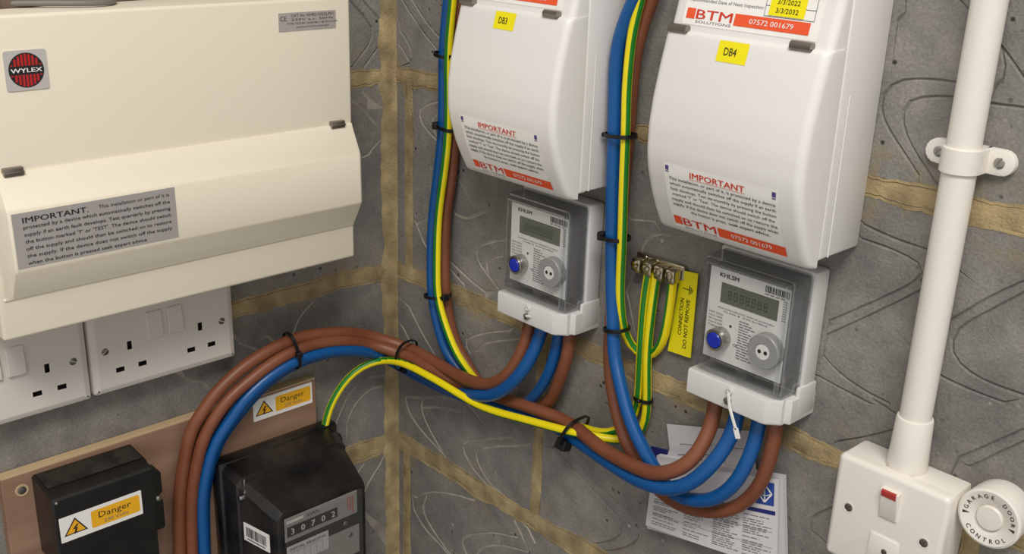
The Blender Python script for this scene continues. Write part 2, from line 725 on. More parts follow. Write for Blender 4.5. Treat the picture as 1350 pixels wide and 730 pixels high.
GR += crop([[(385, 355), (430, 410), (482, 458)], [(392, 335), (455, 395), (525, 452)],
            [(592, 250), (530, 262), (484, 290), (500, 340), (578, 442)], [(592, 312), (545, 322), (520, 342), (540, 390)],
            [(410, 150), (450, 170), (530, 140)], [(270, 215), (285, 260), (305, 290)], [(262, 190), (330, 150), (400, 130)],
            [(640, 598), (540, 606), (480, 620), (440, 640), (470, 690)], [(660, 630), (560, 640), (505, 655), (490, 680)],
            [(195, 560), (225, 620), (262, 692)], [(230, 505), (290, 625), (330, 690)]], 460, 230, 2.92)
GR += crop([[(240, 98), (350, 150), (480, 192)], [(230, 148), (350, 190), (450, 240), (466, 262), (440, 290), (330, 350), (115, 442)],
            [(462, 322), (350, 380), (108, 492)], [(95, 565), (130, 610), (240, 690), (330, 735)], [(82, 640), (200, 705), (260, 735)],
            [(830, 292), (700, 350), (590, 415), (545, 440)],
            [(830, 330), (700, 400), (600, 450), (550, 490), (545, 550), (580, 600), (680, 660), (830, 712)],
            [(515, 638), (600, 680), (740, 732)]], 1050, 260, 2.703)
GR += crop([[(595, 298), (520, 288), (450, 280), (380, 283), (330, 297), (300, 340), (300, 415), (360, 510), (452, 652)],
            [(595, 349), (500, 345), (430, 345), (385, 362), (370, 395), (378, 455), (420, 540), (495, 655)],
            [(358, 76), (390, 65), (402, 38), (385, -10)], [(575, -5), (660, 90), (735, 170), (815, 285)],
            [(625, -5), (700, 90), (735, 180), (748, 270), (738, 302), (705, 312)], [(690, 370), (815, 385)]], 1050, 0, 2.703)
GR += crop([[(232, -20), (300, 90), (372, 182)], [(268, -20), (330, 80), (405, 165)], [(220, 85), (270, 160), (282, 215), (240, 242)],
            [(222, 120), (250, 190), (272, 222)], [(380, 360), (330, 370), (300, 402), (320, 450), (372, 502)],
            [(385, 395), (345, 420), (360, 470)]], 440, 0, 2.7)
GR += crop([[(190, 30), (300, 40)], [(250, 165), (258, 122), (310, 97), (400, 112)], [(170, 380), (185, 440)]], 780, 280, 3.65)
GR += crop([[(320, 2), (415, 65)], [(130, 192), (250, 172), (405, 132)], [(705, 270), (860, 205), (1022, 132)],
            [(760, 312), (900, 248), (1030, 186)], [(0, 560), (60, 520), (120, 500)], [(0, 620), (70, 680)]], 1070, 530, 3.65)
GL = crop([[(25, 335), (78, 392)], [(18, 405), (62, 432), (84, 472)], [(15, 100), (60, 110), (100, 90)], [(30, 620), (70, 640), (90, 600)]], 460, 0, 3.04, 'L')
GL += crop([[(800, 200), (870, 245), (960, 260)], [(1020, 160), (1030, 85), (1110, -10)], [(580, 250), (720, 300), (780, 330)],
            [(140, 540), (190, 570), (260, 560)], [(270, 560), (330, 600), (370, 680)]], 220, 410, 6.08, 'L')
GL += crop([[(10, 240), (60, 130), (130, 80), (185, 70)], [(45, 250), (80, 170), (140, 115), (185, 110)],
            [(130, 370), (80, 440), (60, 520)], [(170, 400), (120, 480), (95, 560)]], 440, 470, 2.809, 'L')


def zigzag(u0, v0, u1, v1, rnd):
    """repeat of the moulded key pattern for block faces that the photograph hides"""
    out = []
    ph = rnd.uniform(0, 0.09)
    for k in range(-1, 6):
        for off in (0.0, 0.016):
            g = []
            for t in range(0, 25):
                a = t/24*2*math.pi*1.5
                tri = math.asin(max(-1, min(1, math.sin(a)*0.97)))/(math.pi/2)
                g.append((u0+0.09*k+ph+off+0.035*tri+0.02, v0+(v1-v0)*(0.04+0.92*t/24)))
            out.append(g)
    return out


def groove_block(name, u0, v0, u1, v1, grooves, parent, rnd, paler):
    hw, dep, mar = (0.0016, 0.0010, 0.007) if paler else (0.0015, 0.0019, 0.007)
    # irregular arris
    out = []
    cs = [(u0, v0), (u1, v0), (u1, v1), (u0, v1)]
    for i in range(4):
        a, b = Vector(cs[i]), Vector(cs[(i+1) % 4])
        n = max(3, int((b-a).length/0.03))
        for k in range(n):
            p = a.lerp(b, k/n)
            j = 0 if k == 0 else 1
            out.append((p.x+rnd.uniform(-.0012, .0012)*j, p.y+rnd.uniform(-.0012, .0012)*j))
    n = len(out)
    inn = inset(out, 0.003)
    pts = [Vector(p) for p in inn]
    edges = [(i, (i+1) % n) for i in range(n)]
    segs = []
    for g in grooves:
        P = [Vector((p[0], p[1], 0)) for p in g]
        if len(P) > 2:
            P = smooth_path(P, 0.007)
        elif len(P) == 2:
            P = [P[0].lerp(P[1], t/6) for t in range(7)]
        run = []
        runs = []
        for p in P:
            if u0+mar < p.x < u1-mar and v0+mar < p.y < v1-mar:
                run.append(p.xy)
            else:
                runs.append(run)
                run = []
        runs.append(run)
        for q in runs:
            if len(q) < 3:
                continue
            lines = ([], [], [])
            for i, p in enumerate(q):
                t = (q[min(i+1, len(q)-1)]-q[max(i-1, 0)]).normalized()
                nn = Vector((-t.y, t.x))
                h = hw*rnd.uniform(0.8, 1.25)
                lines[0].append(p-nn*h)
                lines[1].append(p)
                lines[2].append(p+nn*h)
            for l in lines:
                o = len(pts)
                pts += l
                edges += [(o+i, o+i+1) for i in range(len(l)-1)]
            segs += list(zip(q, q[1:]))
    vs, _, fs, *_r = delaunay_2d_cdt(pts, edges, [], 1, 1e-6)
    ver = []
    for v in vs:
        dd = 1.0
        for a, b in segs:
            ab = b-a
            L2 = ab.length_squared
            t = 0 if L2 < 1e-12 else max(0, min(1, (v-a).dot(ab)/L2))
            dd = min(dd, (v-a-ab*t).length)
            if dd < 1e-6:
                break
        ver.append((v.x, v.y, BW-dep*max(0.0, 1-dd/hw)))
    s = MB()
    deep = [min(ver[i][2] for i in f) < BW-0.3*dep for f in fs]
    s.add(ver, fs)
    if paler:
        gi = s.mi('pale_groove')
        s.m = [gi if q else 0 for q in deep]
    ring = inset(out, 0.0008)
    s.loft([[(x, y, -0.002) for x, y in out], [(x, y, BW-0.0026) for x, y in out],
            [(x, y, BW-0.0009) for x, y in ring], [(x, y, BW) for x, y in inn]], cap=False)
    o = s.build(name, 'block_r', parent, ang=12)
    return o


J = 0.010


def lay_blocks(wall, parent, traced, cuts, first):
    rnd = random.Random(11 if wall == 'R' else 23)
    for ci in range(-5, 5):
        v0, v1 = ci*0.225+J/2, (ci+1)*0.225-J/2
        us = [0.0]+cuts.get(ci, [0.03, 0.48, 0.93, 1.38] if ci % 2 else [0.25, 0.70, 1.15, 1.6])
        us = us+[UMAX]
        for a, b in zip(us, us[1:]):
            x0, x1 = a+(first if a == 0 else J/2), b-J/2
            if x1-x0 < 0.008:
                continue
            if wall == 'L':
                x0, x1 = -x1, -x0
            gs = [g for g in traced if any(x0 < p[0] < x1 and v0 < p[1] < v1 for p in g)]
            near = -0.5 < v0 < 0.5 and abs(x0) < 1.0 and abs(x1) < 1.2
            if not gs or (x1-x0 > 0.3 and sum(len(g) for g in gs) < 4):
                gs = zigzag(x0, v0, x1, v1, rnd) if x1-x0 > 0.1 else []
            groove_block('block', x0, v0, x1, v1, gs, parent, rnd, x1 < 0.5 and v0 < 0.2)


# course index -> cut positions (distance from the corner)
lay_blocks('R', wall_right, GR, {0: [0.03, 0.48, 0.93, 1.38], -1: [0.25, 0.70, 1.15, 1.6], -2: [0.025, 0.475, 0.925, 1.375],
                                 1: [0.25, 0.74, 1.19, 1.6]}, 0.006)
lay_blocks('L', wall_left, GL, {0: [0.30, 0.75, 1.2], -1: [0.485, 0.935, 1.385], -2: [0.26, 0.71, 1.16], 1: [0.485, 0.935, 1.385]}, 0.016)


def joint(wall, parent, a, b, wid, seed, over=0.005, peak=0.0006):
    """one smeared mortar joint from a to b (wall coordinates)"""
    a, b = Vector(a), Vector(b)
    L = (b-a).length
    t = (b-a)/L
    nn = Vector((-t.y, t.x))
    n = max(4, int(L/0.004))
    prof = (-1.0, -0.95, -0.74, -0.69, -0.63, 0.0, 0.66, 0.71, 0.76, 0.95, 1.0)
    rings = []
    for i in range(n+1):
        p = a+t*(L*i/n)
        q = p*85+Vector((seed*3.7, seed*1.9))
        h = []
        for sgn in (-1, 1):
            e = noise.fractal(Vector((q.x, q.y, sgn*9.1+seed)), 1.0, 2.0, 4)
            e2 = noise.noise(Vector((p.x*16+seed, p.y*16, sgn*5.0)))
            h.append(wid/2+over*(0.45+0.5*e+0.9*e2))
        ring = []
        for k, c in enumerate(prof):
            hh = max(wid*0.35, h[0] if c < 0 else h[1])
            w = BW+0.0003+(peak*(1-abs(c)) if abs(c) < 0.95 else 0)
            if c in (-0.69, 0.71):
                w -= 0.0013*max(0.0, min(1.0, 0.55+2.5*noise.noise(Vector((p.x*9+seed, p.y*9, c*7)))))
            if abs(c) >= 0.99:
                w = BW-0.002
            else:
                w += 0.0003*noise.noise(Vector((q.x*0.35, q.y*0.35, c*3)))*(1-abs(c))*2
            x = p+nn*(c*hh)
            ring.append((x.x, x.y, w))
        rings.append(ring)
    s = MB()
    s.loft(rings, cap=False, closed=False)
    return s.build('mortar_joint', 'mortar', parent, ang=40)


sd = 1
for wall, par, sg in (('R', wall_right, 1), ('L', wall_left, -1)):
    for ci in range(-4, 5):
        z = ci*0.225
        wid = {1: 0.014, 0: 0.017, -1: 0.022}.get(ci, 0.014)
        joint(wall, par, (0.0, z), (sg*UMAX, z), wid, sd)
        sd += 1
Rc = {0: [0.03, 0.48, 0.93], -1: [0.25, 0.70, 1.15], -2: [0.025, 0.475, 0.925], 1: [0.25, 0.74, 1.19]}
Lc = {0: [0.30, 0.75, 1.2], -1: [0.485, 0.935], -2: [0.26, 0.71], 1: [0.485, 0.935]}
for wall, par, cc, sg in (('R', wall_right, Rc, 1), ('L', wall_left, Lc, -1)):
    for ci, us in cc.items():
        for u in us:
            joint(wall, par, (sg*u, ci*0.225), (sg*u, (ci+1)*0.225), 0.012, sd, 0.003)
            sd += 1
# the thick fillet in the corner, smeared over the left hand blocks
s = MB()
n = 260
rings = []
for i in range(n+1):
    z = -1.0+2.0*i/n
    e = noise.fractal(Vector((1.3, z*40, 4)), 1.0, 2.0, 4)
    e2 = noise.noise(Vector((7, z*14, 2)))
    lw = 0.024+0.004*e+0.004*e2
    rw = 0.009+0.0015*noise.fractal(Vector((5, z*50, 1)), 1.0, 2.0, 3)
    k = 0.0008*noise.noise(Vector((2, z*60, 8)))
    # x = out of the left wall, y = along the left wall
    rings.append([(BW-0.002, -lw-0.0008, z), (BW+0.0005, -lw, z), (BW+0.0018+k, -lw*0.6, z), (BW+0.0025+k, -0.0105, z),
                  (rw*0.9, -BW-0.0016, z), (rw, -BW-0.0004, z), (rw+0.001, -BW+0.002, z)])
s.loft(rings, cap=False, closed=False)
o = s.build('mortar_fillet', 'mortar', None, ang=70)
o.parent = wall_left
o.rotation_euler = (0, 0, 0)
o.matrix_parent_inverse = Matrix.Identity(4)
o.matrix_basis = Matrix(((0, 1, 0, 0), (0, 0, 1, 0), (1, 0, 0, 0), (0, 0, 0, 1)))

# ------------------------------------------------------------------ shared small parts


def screw(parent, name, c, r, h=0.0012, material='steel', slot=0.4, z0=0.0):
    """domed screw head with a slot (cut as a groove between two half domes)"""
    s = MB()
    gap = r*0.16
    ca, sa = math.cos(slot), math.sin(slot)
    for sg in (-1, 1):
        rings = []
        for f, hh in ((1.0, 0.0), (1.0, 0.45), (0.8, 0.85), (0.45, 1.0)):
            ring = []
            for k in range(13):
                a = math.pi*k/12
                x, y = r*f*math.cos(a), max(gap, r*f*math.sin(a))*sg
                ring.append((c[0]+x*ca-y*sa, c[1]+x*sa+y*ca, z0+h*hh))
            rings.append(ring)
        s.loft(rings)
    s.lathe((c[0], c[1], z0), [(r*0.97, 0.0), (r*0.97, h*0.3), (r*0.1, h*0.3)], 16)
    return s.build(name, material, parent)


def sticker(parent, name, a, b, z, material, r=0.0015, th=0.0003, fn=None, label=None):
    s = MB()
    if fn is None:
        s.prism(rrect(a[0], a[1], b[0], b[1], r, 3), z, z+th)
    else:
        s.quad(a, b, 0, None, fn, 6, 16)
    o = s.build(name, material, parent)
    if label:
        o['label'] = label
    return o


# ------------------------------------------------------------------ cream consumer unit
U0, U1 = -0.4725, -0.1285
V0, V1 = 0.0655, 0.3225
CU = root('consumer_unit', 'L', U0, V0, 'cream metal consumer unit with hinged flap and round red badge', 'consumer unit')
W, H, D = U1-U0, V1-V0, 0.100
s = MB()
s.box((0, 0, 0.004), (W, H, D), 0.003, 3)
s.build('case', 'cream', CU)
# flap
hv, cv, bv, uv_ = 0.2035-V0, 0.1765-V0, 0.127-V0, 0.1005-V0
prof = [(hv, D-0.002), (hv, D+0.0015), (hv-0.002, D+0.0028), (cv+0.002, D+0.0155), (cv-0.0015, D+0.0172), (bv+0.002, D+0.0185),
        (bv-0.001, D+0.0175), (uv_+0.002, D+0.0025), (uv_, D+0.0015), (uv_, D-0.002)]
rings = []
for u, ins in ((0.0045, 0.0), (0.0055, 0.35), (0.0105, 0.94), (0.012, 1.0), (W-0.0045, 1.0), (W-0.0025, 0.93), (W-0.002, 0.85)):
    rings.append([(u, v, D+(w-D)*(ins if w > D+0.0016 else 1)) for v, w in prof])
s = MB()
s.loft(rings)
s.build('flap', 'cream', CU, ang=25)
for u in (0.0235, W-0.0190):
    s = MB()
    s.prism(rrect(u-0.0078, hv-0.0028, u+0.0078, hv+0.0042, 0.001, 2), D, D+0.0045, 0.001)
    s.box((u-0.0078, hv-0.0002, D+0.003), (u+0.0078, hv+0.0014, D+0.0056), 0.0004)
    s.build('catch', 'clip', CU)
# badge
b0, b1 = (0.0275, 0.2), (0.0595, 0.2305)
bd = sticker(CU, 'badge', b0, b1, D, 'badge', 0.002, 0.0008, label='silver badge with a round red striped emblem')
s = MB()
cx, cy, R = (b0[0]+b1[0])/2, (b0[1]+b1[1])/2, 0.0133
z = D+0.0009


def disc(s, c, r, z, m, n=40, y0=-9, y1=9):
    s.add([(c[0]+r*math.cos(2*math.pi*k/n), c[1]+max(y0, min(y1, r*math.sin(2*math.pi*k/n))), z) for k in range(n)], [tuple(range(n))], m)


disc(s, (cx, cy), R, z, 'black')
for k in range(-4, 5):
    x0, x1 = cx+k*0.0027-0.00088, cx+k*0.0027+0.00088
    hh = math.sqrt(max(0, (R*0.94)**2-max(abs(x0-cx), abs(x1-cx))**2))
    for sg in (-1, 1):
        if hh > 0.0034:
            ya, yb = cy+sg*0.0034, cy+sg*hh
            s.quad((x0, min(ya, yb)), (x1, max(ya, yb)), z+0.0001, 'badgered')
s.text('WYLEX', cx, cy-0.0016, 0.0034, 'whiteprint', 0.0235, 'C', z+0.0002, 0.025)
s.build('print', 'black', bd, smooth=False, fix=False)
# rating plate
rp = sticker(CU, 'rating_label', (0.2665, 0.229), (0.3275, 0.2455), D, 'silver', 0.0008, label='small silver rating label')
s = MB()
z = D+0.0004
s.text('CE', 0.268, 0.2385, 0.0042, 'black', 0.0065, 'L', z)
for i, (t, h) in enumerate((('CAT No NHRS15022LMH', 0.0026), ('230V a.c. 50Hz', 0.002), ('TYPE TESTED ASSEMBLY BS EN 61439', 0.0017),
                            ('INSTRUCTIONS SUPPLIED', 0.0015))):
    s.text(t, 0.302, 0.2415-i*0.0033, h, 'black', (0.045, 0.045, 0.054, 0.034)[i], 'C', z)
s.build('print', 'black', rp, smooth=False, fix=False)
# IMPORTANT label lies on the slightly leaning flap face
fz0, fz1 = D+0.0185, D+0.0172


def flapf(off):
    return lambda u, v: (u, v, fz0+(fz1-fz0)*(v-bv)/(cv-bv)+off)


il = sticker(CU, 'warning_label', (0.0128, bv+0.0035), (0.1475, cv-0.0015), 0, 'silver', fn=flapf(0.0003), label='grey safety label with black print')
s = MB()
fn = flapf(0.0006)
x0, x1 = 0.0205, 0.142
ty = cv-0.0085
s.text('IMPORTANT.', x0, ty-0.0012, 0.0046, 'black', 0.052, 'L', bold=0.02, fn=fn)
s.text('This installation or part of it is', x1, ty, 0.003, 'black', 0.061, 'R', fn=fn)
LN = ['protected by a device which automatically switches off the', 'supply if an earth fault develops. Test quarterly by pressing',
      'the button marked \'T\' or \'TEST\'. The device should switch', 'off the supply and should then be switched on to restore',
      'the supply. If the device does not switch off the supply', 'when the button is pressed seek expert advice']
for i, t in enumerate(LN):
    s.text(t, x0, ty-0.0061-i*0.0058, 0.003, 'black', 0.1215 if i < 5 else 0.098, 'L', bold=0.006, fn=fn)
s.build('print', 'black', il, smooth=False, fix=False)

# wooden offcut and thin cable lying on the unit
s = MB()
s.box((-0.16, -0.014, 0), (0.16, 0.014, 0.0075), 0.0012)
o = s.build('wood_offcut', 'offcut')
o.location = (0.050, -0.440, V1+0.0002)
o.rotation_euler = (0, 0, math.radians(96))
tag(o, 'dark wooden offcut lying on top of the cream unit', 'wood')
pp = [Vector((0.028, -0.56, V1+0.003)), Vector((0.06, -0.42, V1+0.0036)), Vector((0.082, -0.372, V1+0.0036)), Vector((0.076, -0.345, V1+0.003)), Vector((0.03, -0.33, V1+0.003))]
o = tube('thin_cable', smooth_path(pp, 0.005), 0.0024, 'grey_cable', 8)
tag(o, 'thin grey cable curling on top of the cream unit', 'cable')

# ------------------------------------------------------------------ twin sockets


def twin_socket(u, v, label):
    W, H = 0.1485, 0.0865
    R_ = root('twin_socket', 'L', u, v, label, 'socket', 'twin sockets below the cream unit')
    s = MB()
    s.box((0.001, 0.001, 0.004), (W-0.001, H-0.001, 0.021), 0.002)
    s.build('back_box', 'socket', R_)
    holes = []
    for sgn in (-1, 1):
        cx = W/2+sgn*0.0365
        for x, y, a, b in ((0, 0.0435, 0.0045, 0.0085), (-0.0111, 0.0215, 0.0082, 0.0048), (0.0111, 0.0215, 0.0082, 0.0048)):
            holes.append([(cx+x-a/2, y-b/2), (cx+x+a/2, y-b/2), (cx+x+a/2, y+b/2), (cx+x-a/2, y+b/2)])
    s = MB()
    out = rrect(0, 0, W, H, 0.0035)
    rings = []
    for ins, w in ((0, 0.021), (0, 0.0265), (0.0008, 0.0282), (0.0055, 0.0305), (0.0065, 0.0306)):
        rings.append([(x, y, w) for x, y in inset(out, ins)])
    s.loft(rings, cap=False)
    plate_holes(s, inset(out, 0.0065), holes, 0.0245, 0.0306, hm='dark')
    s.build('face_plate', 'socket', R_)
    for h in holes:
        s = MB()
        xs, ys = [p[0] for p in h], [p[1] for p in h]
        s.prism([(min(xs), min(ys)), (max(xs), min(ys)), (max(xs), max(ys)), (min(xs), max(ys))], 0.022, 0.0255)
        s.build('pin_hole', 'dark', R_)
    for sgn in (-1, 1):
        cx = W/2+sgn*0.0105
        s = MB()
        rings = []
        for y, w in ((0.0445, 0.0302), (0.0445, 0.0322), (0.0455, 0.0335), (0.056, 0.0338), (0.072, 0.032), (0.073, 0.0302)):
            rings.append([(cx-0.0078, y, 0.0295), (cx+0.0078, y, 0.0295), (cx+0.0078, y, w-0.0006), (cx+0.0072, y, w), (cx-0.0072, y, w), (cx-0.0078, y, w-0.0006)])
        s.loft(rings)
        s.build('rocker', 'socket', R_, ang=25)
    for sgn in (-1, 1):
        screw(R_, 'screw', (W/2+sgn*0.0603, H/2), 0.0036, 0.0013, 'dull', 0.7 if sgn < 0 else -0.5, 0.0300)
    return R_


twin_socket(-0.3788, -0.0405, 'white twin socket nearer the corner, fully showing its right edge')
twin_socket(-0.5295, -0.0415, 'white twin socket farther from the corner, butted against its neighbour')

# ------------------------------------------------------------------ plywood meter board
s = MB()
BU0, BU1, BV1, BT = -0.468, -0.1285, -0.1015, 0.018
BD = root('meter_board', 'L', BU0, BV1-0.6, 'brown plywood board behind the black fuse box and old meter', 'board')
s.box((0, 0, 0.0052), (BU1-BU0, 0.6, BT), 0.0006, 1)
s.build('panel', 'board', BD)
s = MB()
s.box((0.0004, 0.5998, 0.0056), (BU1-BU0-0.0004, 0.6012, BT-0.0003), 0.0004, 1)
s.build('sawn_edge', 'boardedge', BD)
p = LP(29, 646, BT)
screw(BD, 'screw', (p[0]-BU0, p[1]-BV1+0.6), 0.004, 0.001, 'dull', 0.5, BT)
s = MB()
s.lathe((p[0]-BU0, p[1]-BV1+0.6, BT), [(0.0062, 0.0), (0.0058, 0.0006), (0.0042, 0.0002)], 18)
s.build('screw_collar', 'boardedge', BD)


def danger(parent, a, b, z, label):
    st = sticker(parent, 'danger_label', a, b, z, 'whiteprint', 0.0008, 0.0004, label=label)
    w, h = b[0]-a[0], b[1]-a[1]
    s = MB()
    zz = z+0.0005
    s.add([(x, y, zz) for x, y in rrect(a[0]+w*0.37, a[1]+h*0.16, b[0]-w*0.03, b[1]-h*0.14, 0.002, 3)], [tuple(range(16))], 'amber')
    cx, cy, r = a[0]+w*0.18, a[1]+h*0.44, h*0.5
    for k, (rr, m) in enumerate(((1.0, 'black'), (0.80, 'amber'))):
        s.add([(cx+r*rr*math.cos(math.radians(t)), cy+r*rr*math.sin(math.radians(t))*0.86, zz+0.0001*k) for t in (-30, 90, 210)], [(0, 1, 2)], m)
    q = [(0.06, 0.46), (-0.18, 0.02), (-0.02, 0.05), (-0.1, -0.3), (-0.17, -0.22), (-0.08, -0.45), (0.1, -0.27), (0.0, -0.27), (0.15, 0.14), (0.0, 0.12), (0.2, 0.46)]
    s.add([(cx+x*r*1.25, cy-r*0.08+y*r*0.80, zz+0.0002) for x, y in q], [tuple(range(len(q)))], 'black')
    s.text('Danger', a[0]+w*0.66, a[1]+h*0.5, h*0.25, 'black', w*0.40, 'C', zz+0.0001, 0.0)
    s.text('230 Volts', a[0]+w*0.67, a[1]+h*0.25, h*0.14, 'greyprint', w*0.30, 'C', zz+0.0001)
    s.build('print', 'black', st, smooth=False, fix=False)
    return st


danger(BD, (-0.208-BU0, -0.129-BV1+0.6), (-0.1335-BU0, -0.1035-BV1+0.6), BT, 'white and amber danger label')

# ------------------------------------------------------------------ black service fuse box
CO = root('fuse_cutout', 'L', -0.441, -0.215, 'black service fuse box with a danger label on its front', 'fuse box')
s = MB()
fb = [(0.0, 0.028), (0.014, 0.0), (0.096, 0.0), (0.096, 0.108), (0.002, 0.109), (0.0, 0.107)]
s.loft([[(x, y, BT) for x, y in fb], [(x, y+(-0.004 if y > .09 else 0)*0.5, 0.050) for x, y in fb],
        [(x+(0.001 if x < .05 else 0), y-(0.0065 if y > .09 else 0), 0.0605) for x, y in fb],
        [(x+(0.0025 if x < .05 else 0), y-(0.009 if y > .09 else -0.001), 0.0625) for x, y in fb]])
s.build('housing', 'blackplastic', CO, ang=20)
s = MB()
s.prism([(0.088, 0.030), (0.104, 0.030), (0.1055, 0.033), (0.1055, 0.061), (0.1025, 0.0635), (0.1025, 0.0685), (0.1055, 0.071), (0.1055, 0.092), (0.102, 0.097),
         (0.088, 0.1005)], 0.050, 0.0622, 0.0012)
s.build('side_flange', 'blackplastic', CO)
screw(CO, 'screw', (0.1005, 0.0655), 0.003, 0.0022, 'steel', 0.9, 0.0622)
s = MB()
s.lathe((0.0045, 0.0985, 0.0618), [(0.0016, 0), (0.0016, 0.0014), (0.0008, 0.002)], 10)
s.build('cover_rivet', 'steel', CO)
s = MB()
q = [(0.004, 0.1078), (0.094, 0.1078), (0.094, 0.1042), (0.004, 0.1042)]
s.add([(0.003, 0.1096, 0.0205), (0.094, 0.1088, 0.0205), (0.094, 0.1072, 0.049), (0.003, 0.1078, 0.049)], [(0, 1, 2, 3)])
s.build('dusty_top', 'cutouttop', CO)
danger(CO, (0.0045, 0.0555), (0.0835, 0.0815), 0.0626, 'white and amber danger label')

for k, (x, y, m, lab) in enumerate(((151, 712, 'blue', 'thin blue tail below the fuse box, beside the black tail'),
                                    (172, 708, 'blue', 'thick blue tail below the fuse box, under its flange'),
                                    (127, 722, 'blackplastic', 'black tail below the middle of the fuse box'))):
    p = LW(x, y, 0.04)
    P = [p+Vector((0, 0.0, 0.03)), p, p+Vector((0, -0.002, -0.05)), p+Vector((-0.002, -0.003, -0.2))]
    o = tube('service_tail', smooth_path(P), (0.0055, 0.007, 0.0055)[k], m, 14)
    tag(o, lab, 'cable', 'tails below the fuse box')

# ------------------------------------------------------------------ old black meter
OM = root('electricity_meter', 'L', -0.262, -0.36, 'old black electricity meter with a mechanical number dial', 'meter')
s = MB()
# flange against the board
s.box((0.0, 0.0, BT), (0.150, 0.206, 0.036), 0.004, 2)
s.box((0.118, 0.150, BT), (0.1545, 0.192, 0.042), 0.006, 2)
s.build('base', 'bakelite', OM)
s = MB()


def omring(w, u0, u1, v0, v1, c):
    return [(u0+c, v0, w), (u1-c, v0, w), (u1, v0+c, w), (u1, v1-c*1.3, w), (u1-c*1.6, v1, w), (u0+c, v1, w), (u0, v1-c, w), (u0, v0+c, w)]


s.loft([omring(0.036, 0.004, 0.147, 0.01, 0.203, 0.006), omring(0.060, 0.006, 0.143, 0.01, 0.197, 0.007), omring(0.062, 0.008, 0.141, 0.012, 0.194, 0.007),
        omring(0.110, 0.017, 0.132, 0.012, 0.179, 0.008), omring(0.1155, 0.020, 0.129, 0.014, 0.1755, 0.007), omring(0.1165, 0.0225, 0.1265, 0.016, 0.173, 0.007)])
s.build('case', 'bakelite', OM, ang=22)
# window in the front
FZ = 0.1166


def om(x, y, d=FZ):
    p = LP(x, y, d)
    return (p[0]+0.262, p[1]+0.36)


s = MB()
fr = [om(368, 682), om(468, 646), om(466, 772), om(366, 808)]
wu0, wu1, wv1, wv0 = 0.0265, 0.1225, 0.1695, 0.085
s.prism([(wu0, wv0), (wu1, wv0), (wu1, wv1), (wu0, wv1)], FZ-0.001, FZ+0.0002)
s.build('window_frame', 'dark', OM)
s = MB()
s.box((wu0+0.001, 0.1405, FZ), (wu1-0.005, wv1-0.0012, FZ+0.0004))
s.box((wu0+0.001, 0.090, FZ), (wu1-0.003, 0.1255, FZ+0.0004))
dp = s.build('dial_plate', 'meterplate', OM)
s = MB()
z = FZ+0.0006
s.quad((0.030, 0.1455), (0.092, 0.1575), z, 'black')
for k, ch in enumerate('30702'):
    s.text(ch, 0.0365+k*0.0125, 0.1477, 0.0072, 'whiteprint', None, 'C', z+0.0002, 0.02)
s.text('kWh', 0.062, 0.1605, 0.0048, 'black', 0.014, 'C', z)
s.quad((0.0295, 0.1615), (0.050, 0.1648), z, 'whiteprint')
for k in range(3):
    s.quad((0.105+k*0.003, 0.150-k*0.004), (0.106+k*0.003, 0.164), z, 'red')
s.build('print', 'black', dp, smooth=False, fix=False)
st = sticker(OM, 'reading_label', (0.0285, 0.112), (0.0795, 0.1345), FZ+0.0008, 'paper', 0.0005, label='cream paper label below the number dial')
s = MB()
z = FZ+0.0013
s.text('INITIAL READING', 0.054, 0.1285, 0.0034, 'black', 0.044, 'C', z, 0.01)
for k in range(6):
    s.quad((0.034+k*0.0075, 0.114), (0.0343+k*0.0075, 0.1262), z, 'black')
s.quad((0.034, 0.1262), (0.0718, 0.1265), z, 'black')
s.build('print', 'black', st, smooth=False, fix=False)
for u, v in ((0.102, 0.1325), (0.108, 0.116)):
    screw(OM, 'dial_screw', (u, v), 0.003, 0.0014, 'steel', 0.3, FZ)
s = MB()
s.box((wu0, wv0, FZ+0.0026), (wu1, wv1, FZ+0.0034))
s.build('dial_glass', 'lens', OM)
# barcode sticker on the left hand side face (normal to -u)
A = Vector((0.0092, 0.150, 0.066))
Bv = Vector((0.0167, 0.150, 0.1065))
ex = (Bv-A).normalized()
ey = Vector((0, 1, 0))
ez = ex.cross(ey)
if ez.x > 0:
    ez = -ez


def side(x, y, off):
    q = A+ex*x+ey*(y)+ez*off
    return (q.x, q.y, q.z)


s = MB()
for y0, y1 in ((-0.022, -0.001),):
    v8 = [side(0.001, y0, 0.0), side(0.040, y0, 0.0), side(0.040, y1, 0.0), side(0.001, y1, 0.0),
          side(0.001, y0, 0.0013), side(0.040, y0, 0.0013), side(0.040, y1, 0.0013), side(0.001, y1, 0.0013)]
    s.add(v8, [(0, 1, 2, 3), (4, 5, 6, 7), (0, 1, 5, 4), (1, 2, 6, 5), (2, 3, 7, 6), (3, 0, 4, 7)])
bl = s.build('barcode_label', 'whiteprint', OM)
bl['label'] = 'white barcode sticker'
s = MB()
x = 0.005
rb = random.Random(5)
while x < 0.036:
    wd = rb.choice((0.0005, 0.0008, 0.0013))
    s.add([side(x, -0.016, 0.0016), side(x+wd, -0.016, 0.0016), side(x+wd, -0.0045, 0.0016), side(x, -0.0045, 0.0016)], [(0, 1, 2, 3)], 'black')
    x += wd+rb.choice((0.0005, 0.0009))
s.add([side(0.006, -0.0195, 0.0016), side(0.034, -0.0195, 0.0016), side(0.034, -0.018, 0.0016), side(0.006, -0.018, 0.0016)], [(0, 1, 2, 3)], 'greyprint')
s.build('print', 'black', bl, smooth=False, fix=False)
